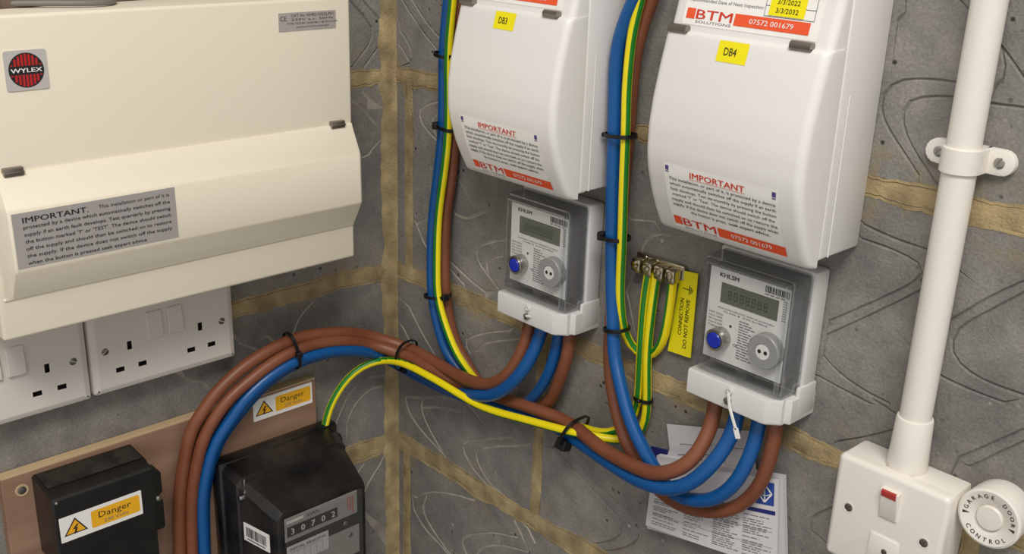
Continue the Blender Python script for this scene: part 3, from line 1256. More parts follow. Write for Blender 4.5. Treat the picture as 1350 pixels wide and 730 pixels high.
# lead seal and wire near the top left
s = MB()
pc = Vector((0.0085, 0.188, 0.0635))
s.lathe((pc.x-0.004, pc.y-0.009, pc.z+0.004), [(0.0002, 0), (0.0026, 0.0), (0.003, 0.002), (0.003, 0.011), (0.0022, 0.013), (0.0002, 0.013)], 12, axis='u')
s.lathe((pc.x+0.002, pc.y-0.002, pc.z+0.004), [(0.0002, 0), (0.0024, 0), (0.0024, 0.004), (0.0002, 0.0045)], 10, axis='w')
s.box((pc.x+0.003, pc.y, pc.z), (pc.x+0.006, pc.y+0.010, pc.z+0.003), 0.0008)
s.build('lead_seal', 'steel', OM)

# ------------------------------------------------------------------ white distribution boards


def db_profile(v):
    """cover front: depth against height above the box bottom"""
    K = [(-0.006, 0.0700), (0.0, 0.0735), (0.012, 0.0800), (0.026, 0.0865), (0.045, 0.0930), (0.06, 0.0958), (0.08, 0.0960), (0.10, 0.0935), (0.125, 0.0880), (0.149, 0.0815), (0.18, 0.0735), (0.235, 0.066)]
    for (a, x), (b, y) in zip(K, K[1:]):
        if v <= b:
            t = (v-a)/(b-a)
            return x+(y-x)*t
    return K[-1][1]


def db_section(u0, u1, v, w, wb, r):
    ring = [(u0, v, wb)]
    for k in range(5):
        a = math.pi/2*k/4
        ring.append((u0+r*(1-math.cos(a)), v, w-r+r*math.sin(a)))
    for k in range(5):
        a = math.pi/2*(1-k/4)
        ring.append((u1-r*(1-math.cos(a)), v, w-r+r*math.sin(a)))
    ring.append((u1, v, wb))
    return ring


def distribution_board(u, v, label, ident, top):
    W = 0.140
    R_ = root('distribution_board', 'R', u, v, label, 'distribution board', 'white distribution boards on the right wall')
    s = MB()
    s.box((0.0, 0.0, BW), (W, 0.235, 0.0585), 0.002, 2)
    s.box((0.0012, -0.001, 0.050), (W-0.0012, 0.1495, 0.063), 0.001, 1)
    s.build('enclosure', 'white', R_)
    # fixed upper fascia
    s = MB()
    rings = []
    for k in range(9):
        vv = 0.1500+(0.234-0.1500)*k/8
        ins = 0.0018 if k == 8 else 0
        rings.append(db_section(0.0012, W-0.0012, vv, db_profile(vv)-0.0035-ins, 0.056, 0.006))
    s.loft(rings)
    s.build('fascia', 'white', R_)
    # hinged cover with a bulging front
    s = MB()
    rings = []
    vs = [-0.0055, -0.0048, -0.003]+[-0.001+0.148*k/22 for k in range(23)]+[0.1485, 0.1497, 0.1503]
    for k, vv in enumerate(vs):
        ins = {0: 0.0035, 1: 0.0018, 2: 0.0006, len(vs)-1: 0.003, len(vs)-2: 0.0014, len(vs)-3: 0.0004}.get(k, 0)
        rings.append(db_section(0.0004, W-0.0004, vv, db_profile(vv)-ins, 0.0605, 0.0068))
    s.loft(rings)
    s.build('cover', 'white', R_, ang=40)
    # side rib seen as a fine moulded line
    s = MB()
    s.box((W-0.0006, 0.0, 0.0472), (W+0.0004, 0.118, 0.0484), 0.0003, 1)
    s.build('side_rib', 'white', R_)
    for x in (0.0125, W-0.0225):
        s = MB()
        w0 = db_profile(0.1505)
        s.lathe((x-0.008, 0.1515, w0-0.0008), [(0.0012, 0), (0.0033, 0.0), (0.0033, 0.0165), (0.0012, 0.0165)], 14, axis='u')
        s.box((x-0.0085, 0.1490, w0-0.001), (x+0.0085, 0.1506, w0+0.0022), 0.0005, 1)
        s.build('hinge_clip', 'clip', R_)

    def on(off):
        return lambda a, b: (a, b, db_profile(b)+off)
    # yellow identification label
    a = (0.0520, 0.1334)
    yl = sticker(R_, 'identification_label', a, (a[0]+0.0255, a[1]+0.0145), 0, 'yellow', fn=on(0.0003), label='yellow label with a board number')
    s = MB()
    s.text(ident, a[0]+0.011, a[1]+0.0048, 0.0056, 'black', 0.0105, 'C', fn=on(0.0006), bold=0.01)
    s.build('print', 'black', yl, smooth=False, fix=False)
    # IMPORTANT sticker
    la, lb = (0.0200, 0.0003), (0.1225, 0.0540)
    wl = sticker(R_, 'warning_label', la, lb, 0, 'whiteprint', fn=on(0.0003), label='white warning sticker with red heading and orange band')
    s = MB()
    fn = on(0.0006)
    cx = (la[0]+lb[0])/2
    s.text('IMPORTANT', cx-0.002, 0.0462, 0.0048, 'red', 0.049, 'C', fn=fn, bold=0.03)
    s.quad((cx-0.027, 0.0450), (cx+0.023, 0.0453), 0, 'red', fn, 4, 1)
    T = ['This installation, or part of it, is protected by a device', 'which automatically switches off the supply if an earth',
         'fault develops. Test six-monthly by pressing the button', 'marked \'T\' or \'Test\'. The device should switch off the',
         'supply and should then be switched on to restore the', 'supply. If the device does not switch off the supply when']
    for i, t in enumerate(T):
        s.text(t, cx+0.0008, 0.0413-i*0.0043, 0.0025, 'black', 0.095-0.003*(i == 3), 'C', fn=fn, bold=0.004)
    s.text('the button is press,', cx-0.014, 0.0413-6*0.0043, 0.0025, 'black', 0.033, 'C', fn=fn, bold=0.004)
    s.text('seek expert advice.', cx+0.0225, 0.0413-6*0.0043, 0.0025, 'black', 0.036, 'C', fn=fn, bold=0.03)
    for px in (la[0]+0.0015, lb[0]-0.0055):
        s.quad((px, 0.0485), (px+0.0032, 0.0522), 0, 'purple', fn)
        s.quad((px, 0.0470), (px+0.0032, 0.0478), 0, 'purple', fn)

    def logo(x, y, sc, f):
        s.quad((x, y), (x+0.0075*sc, y+0.0072*sc), 0, 'orange', f, 1, 2)
        s.text('BTM', x+0.0088*sc, y+0.0004*sc, 0.0068*sc, 'red', 0.031*sc, 'L', fn=f, bold=0.02)
        s.text('SOLUTIONS', x+0.0090*sc, y-0.0024*sc, 0.0018*sc, 'greyprint', 0.031*sc, 'L', fn=f)
        s.quad((x+0.0418*sc, y-0.0010*sc), (x+0.1020*sc, y+0.0070*sc), 0, 'orange', f, 4, 2)
    logo(0.0215, 0.0027, 1.0, fn)

    def fn2(a, b):
        return (a, b, db_profile(b)+0.0009)
    s.text('07572 001679', 0.0215+0.072, 0.0042, 0.0036, 'whiteprint', 0.036, 'C', fn=fn2, bold=0.01)
    s.build('print', 'black', wl, smooth=False, fix=False)
    # inspection label on the fascia

    def on2(off):
        return lambda a, b: (a, b, db_profile(b)-0.0035+off)
    ia, ib = (0.012, 0.1548), (0.126, 0.222)
    nl = sticker(R_, 'inspection_label', ia, ib, 0, 'whiteprint', fn=on2(0.0003), label='white inspection sticker with an orange band')
    s = MB()
    fn = on2(0.0006)
    logo(0.0147, 0.1592, 1.02, fn)

    def fn3(a, b):
        return (a, b, db_profile(b)-0.0035+0.0009)
    s.text('07572 001679', 0.0147+0.0735, 0.1607, 0.0036, 'whiteprint', 0.036, 'C', fn=fn3, bold=0.01)
    s.text('Recommended Date of Next Inspection:', 0.0155, 0.1715, 0.0024, 'greyprint', 0.064, 'L', fn=fn)
    for yy in (0.1672, 0.1742, 0.1885):
        s.quad((0.0805, yy), (0.1205, yy+0.0003), 0, 'black', fn)
    for xx in (0.0805, 0.1205):
        s.quad((xx, 0.1672), (xx+0.0003, 0.1888), 0, 'black', fn)
    s.build('print', 'black', nl, smooth=False, fix=False)
    if top:
        yl = sticker(R_, 'date_label', (0.0840, 0.1682), (0.1125, 0.1825), 0, 'yellow', fn=on2(0.0009), label='yellow label with two dates')
        s = MB()
        f4 = on2(0.0012)
        s.text('3/3/2022', 0.0985, 0.1762, 0.0034, 'black', 0.018, 'C', fn=f4)
        s.text('3/3/2032', 0.0985, 0.1704, 0.0034, 'black', 0.018, 'C', fn=f4)
        s.build('print', 'black', yl, smooth=False, fix=False)
    return R_


distribution_board(0.4375, 0.178, 'white distribution board with yellow DB4 label, beside the conduit', 'DB4', True)
distribution_board(0.2000, 0.1745, 'white distribution board with yellow DB3 label, nearer the corner', 'DB3', False)

# ------------------------------------------------------------------ smart meters


def smart_meter(u, v, label, tagged):
    W, H = 0.091, 0.125
    R_ = root('smart_meter', 'R', u, v, label, 'meter', 'clear-fronted smart meters under the distribution boards')
    s = MB()
    s.box((0.0, 0.004, BW), (W, H, 0.024), 0.003, 2)
    s.box((W-0.003, 0.004, BW), (W+0.0015, 0.030, 0.030), 0.002, 2)
    s.build('back_case', 'meterwhite', R_)
    # pale inner body and face plate
    s = MB()
    s.box((0.0065, 0.034, 0.022), (0.0830, 0.1140, 0.0438), 0.002, 2)
    s.build('inner_body', 'meterdark', R_)
    s = MB()
    s.box((0.004, 0.024, 0.0236), (W-0.005, H-0.004, 0.0252))
    s.build('inner_tray', 'meterdark', R_)
    FZ = 0.0440
    fu0, fu1, fv0, fv1 = 0.0072, 0.0822, 0.0350, 0.1130
    s = MB()
    s.box((fu0, fv0, FZ-0.0004), (fu1, fv1, FZ+0.0006), 0.0003, 1)
    fp = s.build('face_plate', 'facegrey', R_)
    z = FZ+0.0009
    s = MB()
    fw, fh = fu1-fu0, fv1-fv0

    def q(a, b):
        return (fu0+a*fw, fv0+b*fh)
    s.text('KHLSM', *q(0.13, 0.915), 0.0036, 'black', 0.018, 'L', z, 0.05)
    s.build('lettering', 'black', fp, smooth=False, fix=False)
    s = MB()
    bc = MB()
    x = q(0.70, 0)[0]
    rb = random.Random(3)
    while x < q(0.98, 0)[0]:
        wd = rb.choice((0.0004, 0.0007, 0.001))
        bc.quad((x, q(0, 0.905)[1]), (x+wd, q(0, 0.975)[1]), z, 'black')
        x += wd+rb.choice((0.0004, 0.0008))
    for k in range(4):
        bc.quad(q(0.70+k*0.065, 0.880), q(0.75+k*0.065, 0.892), z, 'greyprint')
    for k in range(9):
        bc.quad(q(0.93, 0.86-k*0.025), q(0.975, 0.87-k*0.025), z, 'greyprint')
    bc.build('barcode', 'black', fp, smooth=False, fix=False)
    for k, t in enumerate(('SINGLE PHASE 2 WIRE STATIC METER FOR ACTIVE ENERGY', 'CLASS B  0.25-5(100)A')):
        s.text(t, *q(0.5, 0.575-k*0.03), 0.0013, 'black', 0.054-0.012*k, 'C', z)
    s.build('standards_print', 'black', fp, smooth=False, fix=False)
    s = MB()
    for k, t in enumerate(('230V 50Hz', '0.25-5 (100)A', '1000 imp/kWh', 'Class B 2020', 'Type K')):
        s.text(t, *q(0.03, 0.50-k*0.036), 0.0015, 'black', 0.014, 'L', z)
    s.build('rating_print', 'black', fp, smooth=False, fix=False)
    s = MB()
    for k in range(15):
        a_ = q(0.43, 0.50-k*0.029)
        ln = 0.009+0.006*((k*7) % 3)/2
        for x0_, x1_ in ((0, 0.28), (0.34, 0.7), (0.76, 1.0)):
            s.quad((a_[0]+ln*x0_, a_[1]), (a_[0]+ln*x1_, a_[1]+0.0008), z, 'greyprint')
    s.text('CE', *q(0.38, 0.215), 0.0022, 'black', 0.004, 'L', z, 0.02)
    disc(s, q(0.325, 0.415), 0.0012, z, 'black', 14)
    s.build('print', 'black', fp, smooth=False, fix=False)
    # display
    s = MB()
    a, b = (0.0192, 0.0852), (0.0730, 0.1020)
    s.box((a[0], a[1], FZ), (b[0], b[1], FZ+0.0012), 0.0003, 1)
    lc = s.build('display', 'lcd', R_)
    s = MB()
    for k in range(7):
        cx = a[0]+0.0075+k*0.0056
        cy0, cy1 = a[1]+0.0045, b[1]-0.0055
        zz = FZ+0.0014
        mid = (cy0+cy1)/2
        for (x0, y0, x1, y1) in ((0, cy0, 0.0034, cy0+0.0008), (0, cy1-0.0008, 0.0034, cy1), (0, mid, 0.0034, mid+0.0007), (0, cy0, 0.0007, cy1), (0.0027, cy0, 0.0034, cy1)):
            s.quad((cx+x0, y0), (cx+x1, y1), zz, 'lcdseg')
    s.build('digits', 'lcdseg', lc, smooth=False, fix=False)
    # button reaching through the clear cover
    c = (0.0240, 0.0555)
    s = MB()
    s.lathe((c[0], c[1], FZ), [(0.0092, 0.0), (0.0092, 0.0105), (0.0086, 0.0115), (0.0070, 0.0112), (0.0066, 0.0085)], 28)
    bt = s.build('button_ring', 'steel', R_)
    s = MB()
    s.lathe((c[0], c[1], FZ+0.008), [(0.0066, 0.0), (0.0066, 0.003), (0.0060, 0.0037), (0.0003, 0.0040)], 24)
    s.build('button', 'bluebutton', R_)
    # optical port
    c = (0.0688, 0.0600)
    s = MB()
    s.lathe((c[0], c[1], FZ), [(0.0143, 0.0), (0.0143, 0.0085), (0.0137, 0.0092), (0.0068, 0.0092), (0.0066, 0.0085), (0.0003, 0.0085)], 36)
    s.build('optical_port', 'port', R_)
    s = MB()
    s.lathe((c[0], c[1], FZ+0.0086), [(0.0064, 0.0), (0.0064, 0.0006), (0.0003, 0.0007)], 24)
    pd = s.build('port_disc', 'meterwhite', R_)
    for sx in (-0.0028, 0.0028):
        s = MB()
        s.lathe((c[0]+sx, c[1], FZ+0.0092), [(0.0016, 0), (0.0016, 0.0003), (0.0003, 0.0003)], 14)
        s.build('port_eye', 'dark', pd)
    # clear cover: open-backed shell with a raised inner pane
    s = MB()
    out = rrect(0.002, 0.022, W-0.003, H-0.002, 0.005, 4)
    rings = [[(x, y, w) for x, y in inset(out, ins)] for ins, w in ((0, 0.024), (0.0006, 0.0445), (0.0016, 0.0468), (0.0028, 0.0474), (0.0042, 0.0475), (0.0046, 0.0482), (0.0054, 0.0508), (0.0066, 0.0514))]
    s.loft(rings[:4], 'clear_edge', cap=False)
    s.loft(rings[3:5], 'clear', cap=False)
    s.loft(rings[4:], 'clear_edge', cap=False)
    s.build('clear_cover', 'clear', R_, ang=30)
    s = MB()
    s.quad((0.0082, 0.0282), (W-0.0092, H-0.0082), 0.05135, None)
    s.build('clear_window', 'clear', R_, smooth=False)
    for uu, vv in ((0.0035, H-0.02), (W-0.0055, H-0.024), (W-0.0055, 0.040), (0.0035, 0.045)):
        s = MB()
        s.lathe((uu, vv, 0.024), [(0.0018, 0), (0.0018, 0.020), (0.0010, 0.0206)], 12)
        s.build('cover_post', 'clear', R_)
    s = MB()
    s.lathe((W*0.5, 0.0285, 0.024), [(0.0055, 0.0), (0.0055, 0.020), (0.0030, 0.0215), (0.0005, 0.0215)], 18)
    s.build('cover_screw_boss', 'clear', R_)
    # pale terminal cover
    s = MB()
    ring = lambda w, i, b: [(0-0.0005+i, 0.0+b, w), (W-0.012, 0.0+b, w), (W+0.0005-i, 0.003+b, w), (W+0.0005-i, 0.0215-i, w), (0-0.0005+i, 0.0215-i, w)]
    sec = [(-0.0005, BW), (-0.0005, 0.051), (0.001, 0.0535), (W-0.016, 0.0535), (W-0.013, 0.0525), (W-0.004, 0.044), (W-0.004, 0.040), (W+0.001, 0.038), (W+0.001, BW)]
    rings = []
    for vv, ins in ((0.0, 0.0012), (0.001, 0.0002), (0.002, 0.0), (0.0200, 0.0), (0.0212, 0.0004), (0.0216, 0.0012)):
        rings.append([(min(max(a, -0.0005+ins), W+0.001-ins), vv, max(BW, b-ins) if b > BW else b) for a, b in sec])
    s.loft(rings)
    s.build('terminal_cover', 'meterwhite', R_, ang=30)
    screw(R_, 'seal_screw', (W*0.47, 0.0085), 0.0034, 0.003, 'steel', 0.5, 0.0535)
    s = MB()
    s.lathe((W*0.47+0.001, 0.0175, 0.0535), [(0.0030, 0.0), (0.0030, 0.0018), (0.0016, 0.0022), (0.0012, 0.0006), (0.0002, 0.0006)], 16)
    s.build('seal_eye', 'meterwhite', R_)
    if tagged:
        s = MB()
        for (x0, y0, x1, y1, r) in ((0.044, 0.016, 0.047, 0.004, 0.0008), (0.047, 0.004, 0.055, -0.012, 0.0009), (0.0545, -0.011, 0.058, -0.019, 0.002)):
            d = Vector((x1-x0, y1-y0))
            nn = Vector((-d.y, d.x)).normalized()*r
            s.prism([(x0+nn.x, y0+nn.y), (x0-nn.x, y0-nn.y), (x1-nn.x, y1-nn.y), (x1+nn.x, y1+nn.y)], 0.0555, 0.0570)
        o = s.build('seal_tag', 'whiteprint', R_)
        o['label'] = 'white plastic seal tag hanging down'
    else:
        s = MB()
        for (x0, y0, x1, y1, r) in ((0.043, 0.009, 0.050, 0.0105, 0.0007),):
            s.prism([(x0, y0), (x1, y1), (x1, y1+0.0016), (x0, y0+0.0016)], 0.0555, 0.0565)
        s.build('seal_tag', 'whiteprint', R_)
    return R_


smart_meter(0.4675, 0.030, 'clear-fronted smart meter with a white seal tag hanging beneath', True)
smart_meter(0.2325, 0.0285, 'clear-fronted smart meter nearer the corner, without a hanging tag', False)

# ------------------------------------------------------------------ conduit, saddle and fused switch
CX, CD, CR = 0.6505, 0.0215, 0.0114
CN = root('conduit', 'R', CX, 0.03, 'white plastic conduit pipe running down to the fused switch', 'conduit')
s = MB()
s.lathe((0, 0.0, CD), [(CR, 0.02), (CR, 0.7)], 32, axis='v')
s.build('pipe', 'pvc', CN)
s = MB()
s.lathe((0, 0.0, CD), [(CR+0.001, -0.004), (CR+0.0035, -0.003), (CR+0.0028, 0.012), (CR+0.0018, 0.038), (CR+0.0013, 0.0392), (CR+0.0001, 0.0394)], 32, axis='v')
s.build('coupler', 'pvc', CN)
SD = root('pipe_saddle', 'R', CX, 0.262, 'white saddle clip screwed round the conduit pipe', 'pipe clip')
s = MB()
hh = 0.0088
sec = []
ro = CR+0.0021
for k in range(17):
    a = math.pi*k/16
    sec.append((-ro*math.cos(a), CD+ro*math.sin(a)))
outer = [(-ro, BW+0.001)] + sec + [(ro, BW+0.001)]
rings = []
for v, i in ((-hh, 0.0007), (-hh+0.0007, 0.0), (hh-0.0007, 0.0), (hh, 0.0007)):
    rings.append([(x*(1-i/ro), v, BW if w < BW+0.002 else CD+(w-CD)*(1-i/ro)) for x, w in outer])
s.loft(rings)
s.build('strap', 'pvc', SD)
for sg in (-1, 1):
    s = MB()
    pl = [(sg*0.011, -hh), (sg*0.0225, -hh)]
    for k in range(9):
        a = -math.pi/2+math.pi*k/8
        pl.append((sg*(0.0225+hh*math.cos(a)), hh*math.sin(a)))
    pl += [(sg*0.011, hh)]
    s.prism(pl, BW+0.0002, BW+0.0058, 0.001)
    s.build('lug', 'pvc', SD)
    screw(SD, 'screw', (sg*0.0205+sg*0.0005, 0.0), 0.0038, 0.0016, 'steel', 0.8 if sg < 0 else 1.1, BW+0.0057)

SX0, SZ0, SW = 0.6065, -0.0600, 0.0885
FS = root('fused_switch', 'R', SX0, SZ0, 'white surface switch box with a red-topped rocker, at the conduit end', 'switch')
s = MB()
s.box((0.0008, 0.0008, BW), (SW-0.0008, SW-0.0008, 0.034), 0.003, 2)
s.build('back_box', 'pvc', FS)
s = MB()
out = rrect(0, 0, SW, SW, 0.0045)
s.loft([[(x, y, w) for x, y in inset(out, i)] for i, w in ((0, 0.034), (0, 0.0392), (0.0006, 0.0410), (0.0022, 0.0424), (0.004, 0.0428))])
s.build('face_plate', 'pvc', FS)
p = RP(1172, 664, 0.045)
cu, cvv = p[0]-SX0, p[1]-SZ0
ro_ = MB()
rings = []
for v, w in ((-0.0135, 0.0430), (-0.0135, 0.0440), (-0.0125, 0.0446), (0.0, 0.0460), (0.0085, 0.0482), (0.0105, 0.0482), (0.0112, 0.0470), (0.0112, 0.0425)):
    rings.append([(cu-0.0072, cvv+v, 0.0420), (cu+0.0072, cvv+v, 0.0420), (cu+0.0072, cvv+v, w-0.0008), (cu+0.0064, cvv+v, w), (cu-0.0064, cvv+v, w), (cu-0.0072, cvv+v, w-0.0008)])
ro_.loft(rings)
rk = ro_.build('rocker', 'pvc', FS, ang=25)
s = MB()
rows = ((0.0058, 0.0479), (0.0085, 0.0486), (0.0106, 0.0486), (0.0116, 0.0474))
s.add([(cu+sx*0.0058, cvv+v, w) for v, w in rows for sx in (-1, 1)], [(2*i, 2*i+1, 2*i+3, 2*i+2) for i in range(3)])
s.build('rocker_mark', 'redrocker', rk)['label'] = 'red strip on the rocker top'
s = MB()
for i in (0, 1):
    s.prism(rrect(cu-0.0125, cvv-0.0535, cu+0.0125, cvv-0.0285, 0.003) if i == 0 else rrect(cu-0.0112, cvv-0.0523, cu+0.0112, cvv-0.0297, 0.0025), 0.042, 0.0432+0.0007*i, 0.0005)
s.build('fuse_carrier', 'pvc', FS)
screw(FS, 'fuse_carrier_screw', (cu+0.002, cvv-0.0410), 0.0022, 0.0008, 'dull', 0.3, 0.0439)
for (x, y) in ((1118, 669), (1217, 716)):
    p = RP(x, y, 0.0435)
    c = (p[0]-SX0, p[1]-SZ0)
    s = MB()
    s.lathe((c[0], c[1], 0.0425), [(0.0045, 0.0), (0.0045, 0.0006), (0.0038, 0.0006), (0.0034, 0.0001)], 18)
    s.build('screw_hole', 'pvc', FS)
    screw(FS, 'screw', c, 0.0032, 0.0010, 'dull', 0.9, 0.0427)

# ------------------------------------------------------------------ garage door button
p = RP(1303, 684, 0.030)
GB = root('push_button', 'R', p[0], p[1], 'round white push button with curved black lettering, beside the fused switch', 'push button')
s = MB()
s.lathe((0, 0, 0), [(0.0205, BW), (0.0215, 0.008), (0.0222, 0.0225), (0.0214, 0.0262)], 40)
s.build('base', 'pvc', GB)
s = MB()
s.lathe((0, 0, 0), [(0.0216, 0.0258), (0.0224, 0.0270), (0.0222, 0.0290), (0.0205, 0.0300), (0.0125, 0.0285), (0.0102, 0.0270), (0.0098, 0.0255), (0.0004, 0.0255)], 40)
cp = s.build('cap', 'pvc', GB, ang=25)
s = MB()
s.lathe((0, 0, 0), [(0.0092, 0.0252), (0.0092, 0.0288), (0.0086, 0.0296), (0.0004, 0.0300)], 32)
s.build('button', 'pvc', GB)
s = MB()


def capw(r):
    return 0.0285+(r-0.0125)/(0.008)*0.0015+0.0003


def arc_text(t, a0, a1, r, flip):
    n = len(t)
    for k, ch in enumerate(t):
        if ch == ' ':
            continue
        a = math.radians(a0+(a1-a0)*k/(n-1))
        rr = r if not flip else r+0.0032
        s.text(ch, rr*math.cos(a), rr*math.sin(a), 0.0032, 'black', None, 'C', 0, 0.02, a-math.pi/2 if not flip else a+math.pi/2,
               fn=lambda u, v: (u, v, capw(math.hypot(u, v))))


arc_text('GARAGE DOOR', 172, 8, 0.0152, False)
arc_text('CONTROL', 222, 318, 0.0152, True)
for a in (186, -6):
    a = math.radians(a)
    e, f = Vector((math.cos(a), math.sin(a))), Vector((-math.sin(a), math.cos(a)))
    tri = [e*0.0135, e*0.0185+f*0.0011, e*0.0185-f*0.0011]
    s.add([(q.x, q.y, capw(q.length)) for q in tri], [(0, 1, 2)], 'black')
s.build('print', 'black', cp, smooth=False, fix=False)

# ------------------------------------------------------------------ earth terminal block and tag
p = RP(868, 352, 0.012)
ET = root('earth_terminal', 'R', p[0], p[1], 'plated earth terminal block on the wall above the striped cables', 'terminal block')
s = MB()
s.box((-0.027, -0.006, BW), (0.027, 0.007, 0.011), 0.001, 1)
s.build('rail', 'brass', ET)
for k in range(4):
    x = -0.0195+k*0.013
    s = MB()
    s.box((x-0.0052, -0.0085, 0.0105), (x+0.0052, 0.0045, 0.021), 0.0022, 2)
    s.lathe((x, -0.0095, 0.0155), [(0.0036, 0.0), (0.0042, 0.001), (0.0042, 0.004)], 14, axis='v')
    s.build('clamp', 'brass', ET)
    screw(ET, 'clamp_screw', (x, -0.001), 0.0040, 0.0028, 'brass', 0.4+0.5*k, 0.0208)
    screw(ET, 'rail_screw', (x+0.004, 0.0045), 0.002, 0.0012, 'brass', 0.2, 0.011)
q = [RP(898, 356, 0.010), RP(920, 361, 0.010), RP(910, 472, 0.010), RP(880, 462, 0.010)]
TG = root('earth_tag', 'R', q[3][0], q[3][1], 'yellow warning tag reading do not remove, hanging at the terminal block', 'tag')
pl = [(a[0]-q[3][0], a[1]-q[3][1]) for a in (q[3], q[2], q[1], q[0])]
s = MB()
s.prism(pl, 0.0090, 0.0098)
tp = s.build('plate', 'yellow', TG)
s = MB()
e = Vector(pl[2])-Vector(pl[1])
ang = math.atan2(e.y, e.x)
ey_ = e.normalized()
ex_ = Vector((ey_.y, -ey_.x))
base = Vector(pl[1])


def tpos(a, b):
    return base+ey_*a-ex_*b


for t, a, b, wd in (('DO NOT REMOVE', 0.007, 0.0085, 0.046), ('CONNECTION', 0.018, 0.0150, 0.0345)):
    c = tpos(a, b)
    s.text(t, c.x+ex_.x*0.0028, c.y+ex_.y*0.0028, 0.0042, 'black', wd, 'L', 0.0101, 0.012, ang)
c = tpos(0.062, 0.0075)
for k, (l, off) in enumerate(((0.0085, 0.0), (0.0058, 0.0016), (0.003, 0.0032))):
    a = c+ey_*(-off)*0+ex_*off
    a1, a2 = a-ey_*l/2, a+ey_*l/2
    s.add([(a1.x, a1.y, 0.0101), (a2.x, a2.y, 0.0101), (a2.x+ex_.x*0.0008, a2.y+ex_.y*0.0008, 0.0101), (a1.x+ex_.x*0.0008, a1.y+ex_.y*0.0008, 0.0101)], [(0, 1, 2, 3)], 'black')
a = c-ex_*0.007
s.add([(a.x-ey_.x*.0004, a.y-ey_.y*.0004, 0.0101), (a.x+ey_.x*.0004, a.y+ey_.y*.0004, 0.0101), (c.x+ey_.x*.0004, c.y+ey_.y*.0004, 0.0101), (c.x-ey_.x*.0004, c.y-ey_.y*.0004, 0.0101)], [(0, 1, 2, 3)], 'black')
s.build('print', 'black', tp, smooth=False, fix=False)

# ------------------------------------------------------------------ papers tucked behind the cables


def sheet(name, corners, d, th, material, label, cat, curl=0.0):
    """corners: TL, TR, BR, BL pixels at wall distance d; a gently curled sheet with thickness"""
    q = [Vector(RP(x, y, d)) for x, y in corners]
    o = root(name, 'R', q[3].x, q[3].y, label, cat)
    nu, nv = 10, 10

    def f(a, b, w=0.0):
        p = (q[3].lerp(q[2], a)).lerp(q[0].lerp(q[1], a), b)
        return (p.x-q[3].x, p.y-q[3].y, d-th+w+curl*math.sin(a*math.pi)*(1-b*0.5))
    s = MB()
    top = [f(i/nu, j/nv, th) for j in range(nv+1) for i in range(nu+1)]
    bot = [f(i/nu, j/nv, 0) for j in range(nv+1) for i in range(nu+1)]
    n = len(top)
    fs = []
    for j in range(nv):
        for i in range(nu):
            k = j*(nu+1)+i
            fs += [(k, k+1, k+nu+2, k+nu+1), (n+k, n+k+nu+1, n+k+nu+2, n+k+1)]
    rim = [i for i in range(nu+1)]+[j*(nu+1)+nu for j in range(1, nv+1)]+[nv*(nu+1)+i for i in range(nu-1, -1, -1)]+[j*(nu+1) for j in range(nv-1, 0, -1)]
    for a, b in zip(rim, rim[1:]+rim[:1]):
        fs.append((a, b, n+b, n+a))
    s.add(top+bot, fs)
    pg = s.build('page', material, o)
    return o, pg, (lambda a, b: f(a, b, th+0.0004))


# folded certificate booklet: back page, front page
o, pg, f = sheet('certificate_booklet', ((866, 600), (1032, 628), (1035, 752), (853, 696)), 0.0165, 0.005, 'paper2', 'printed white certificate booklet with a blue emblem, tucked behind the cables', 'booklet')
q = [Vector(RP(x, y, 0.0195)) for x, y in ((862, 606), (1026, 632), (1024, 750), (851, 692))]
s = MB()
nu = nv = 10


def fb_(a, b, w=0.0):
    p = (q[3].lerp(q[2], a)).lerp(q[0].lerp(q[1], a), b)
    return (p.x-o.location.x, p.y-o.location.z, 0.0195+w+0.002*math.sin(a*math.pi))


s.add([fb_(i/nu, j/nv) for j in range(nv+1) for i in range(nu+1)], [(j*(nu+1)+i, j*(nu+1)+i+1, (j+1)*(nu+1)+i+1, (j+1)*(nu+1)+i) for j in range(nv) for i in range(nu)])
s.add([fb_(i/nu, j/nv, -0.0015) for j in range(nv+1) for i in range(nu+1)], [(j*(nu+1)+i, j*(nu+1)+i+1, (j+1)*(nu+1)+i+1, (j+1)*(nu+1)+i) for j in range(nv) for i in range(nu)])
pg2 = s.build('front_page', 'paper', o)
s = MB()
ff = lambda a, b: fb_(a, b, 0.0004)
s.quad((0.05, 0.585), (0.62, 0.625), 0, 'navy', ff, 6, 1)
s.quad((0.78, 0.60), (0.985, 0.645), 0, 'navy', ff, 3, 1)
s.quad((0.845, 0.70), (0.975, 0.955), 0, 'blueprint', ff, 3, 3)
f2 = lambda a, b: fb_(a, b, 0.0007)
dm = [(0.91, 0.93), (0.96, 0.83), (0.91, 0.73), (0.86, 0.83)]
for a, b in zip(dm, dm[1:]+dm[:1]):
    m_ = Vector(a).lerp(Vector(b), 0.5)
    va, vb = Vector(a), Vector(b)
    nn = (vb-va).normalized().orthogonal()*0.006
    s.add([f2(*(va+nn)), f2(*(va-nn)), f2(*(vb-nn)), f2(*(vb+nn))], [(0, 1, 2, 3)], 'whiteprint')
for a, b in ((dm[0], (0.91, 0.80)), (dm[1], (0.91, 0.80)), (dm[3], (0.91, 0.80)), (dm[2], (0.91, 0.86))):
    va, vb = Vector(a), Vector(b)
    nn = (vb-va).normalized().orthogonal()*0.004
    s.add([f2(*(va+nn)), f2(*(va-nn)), f2(*(vb-nn)), f2(*(vb+nn))], [(0, 1, 2, 3)], 'whiteprint')
rp_ = random.Random(4)
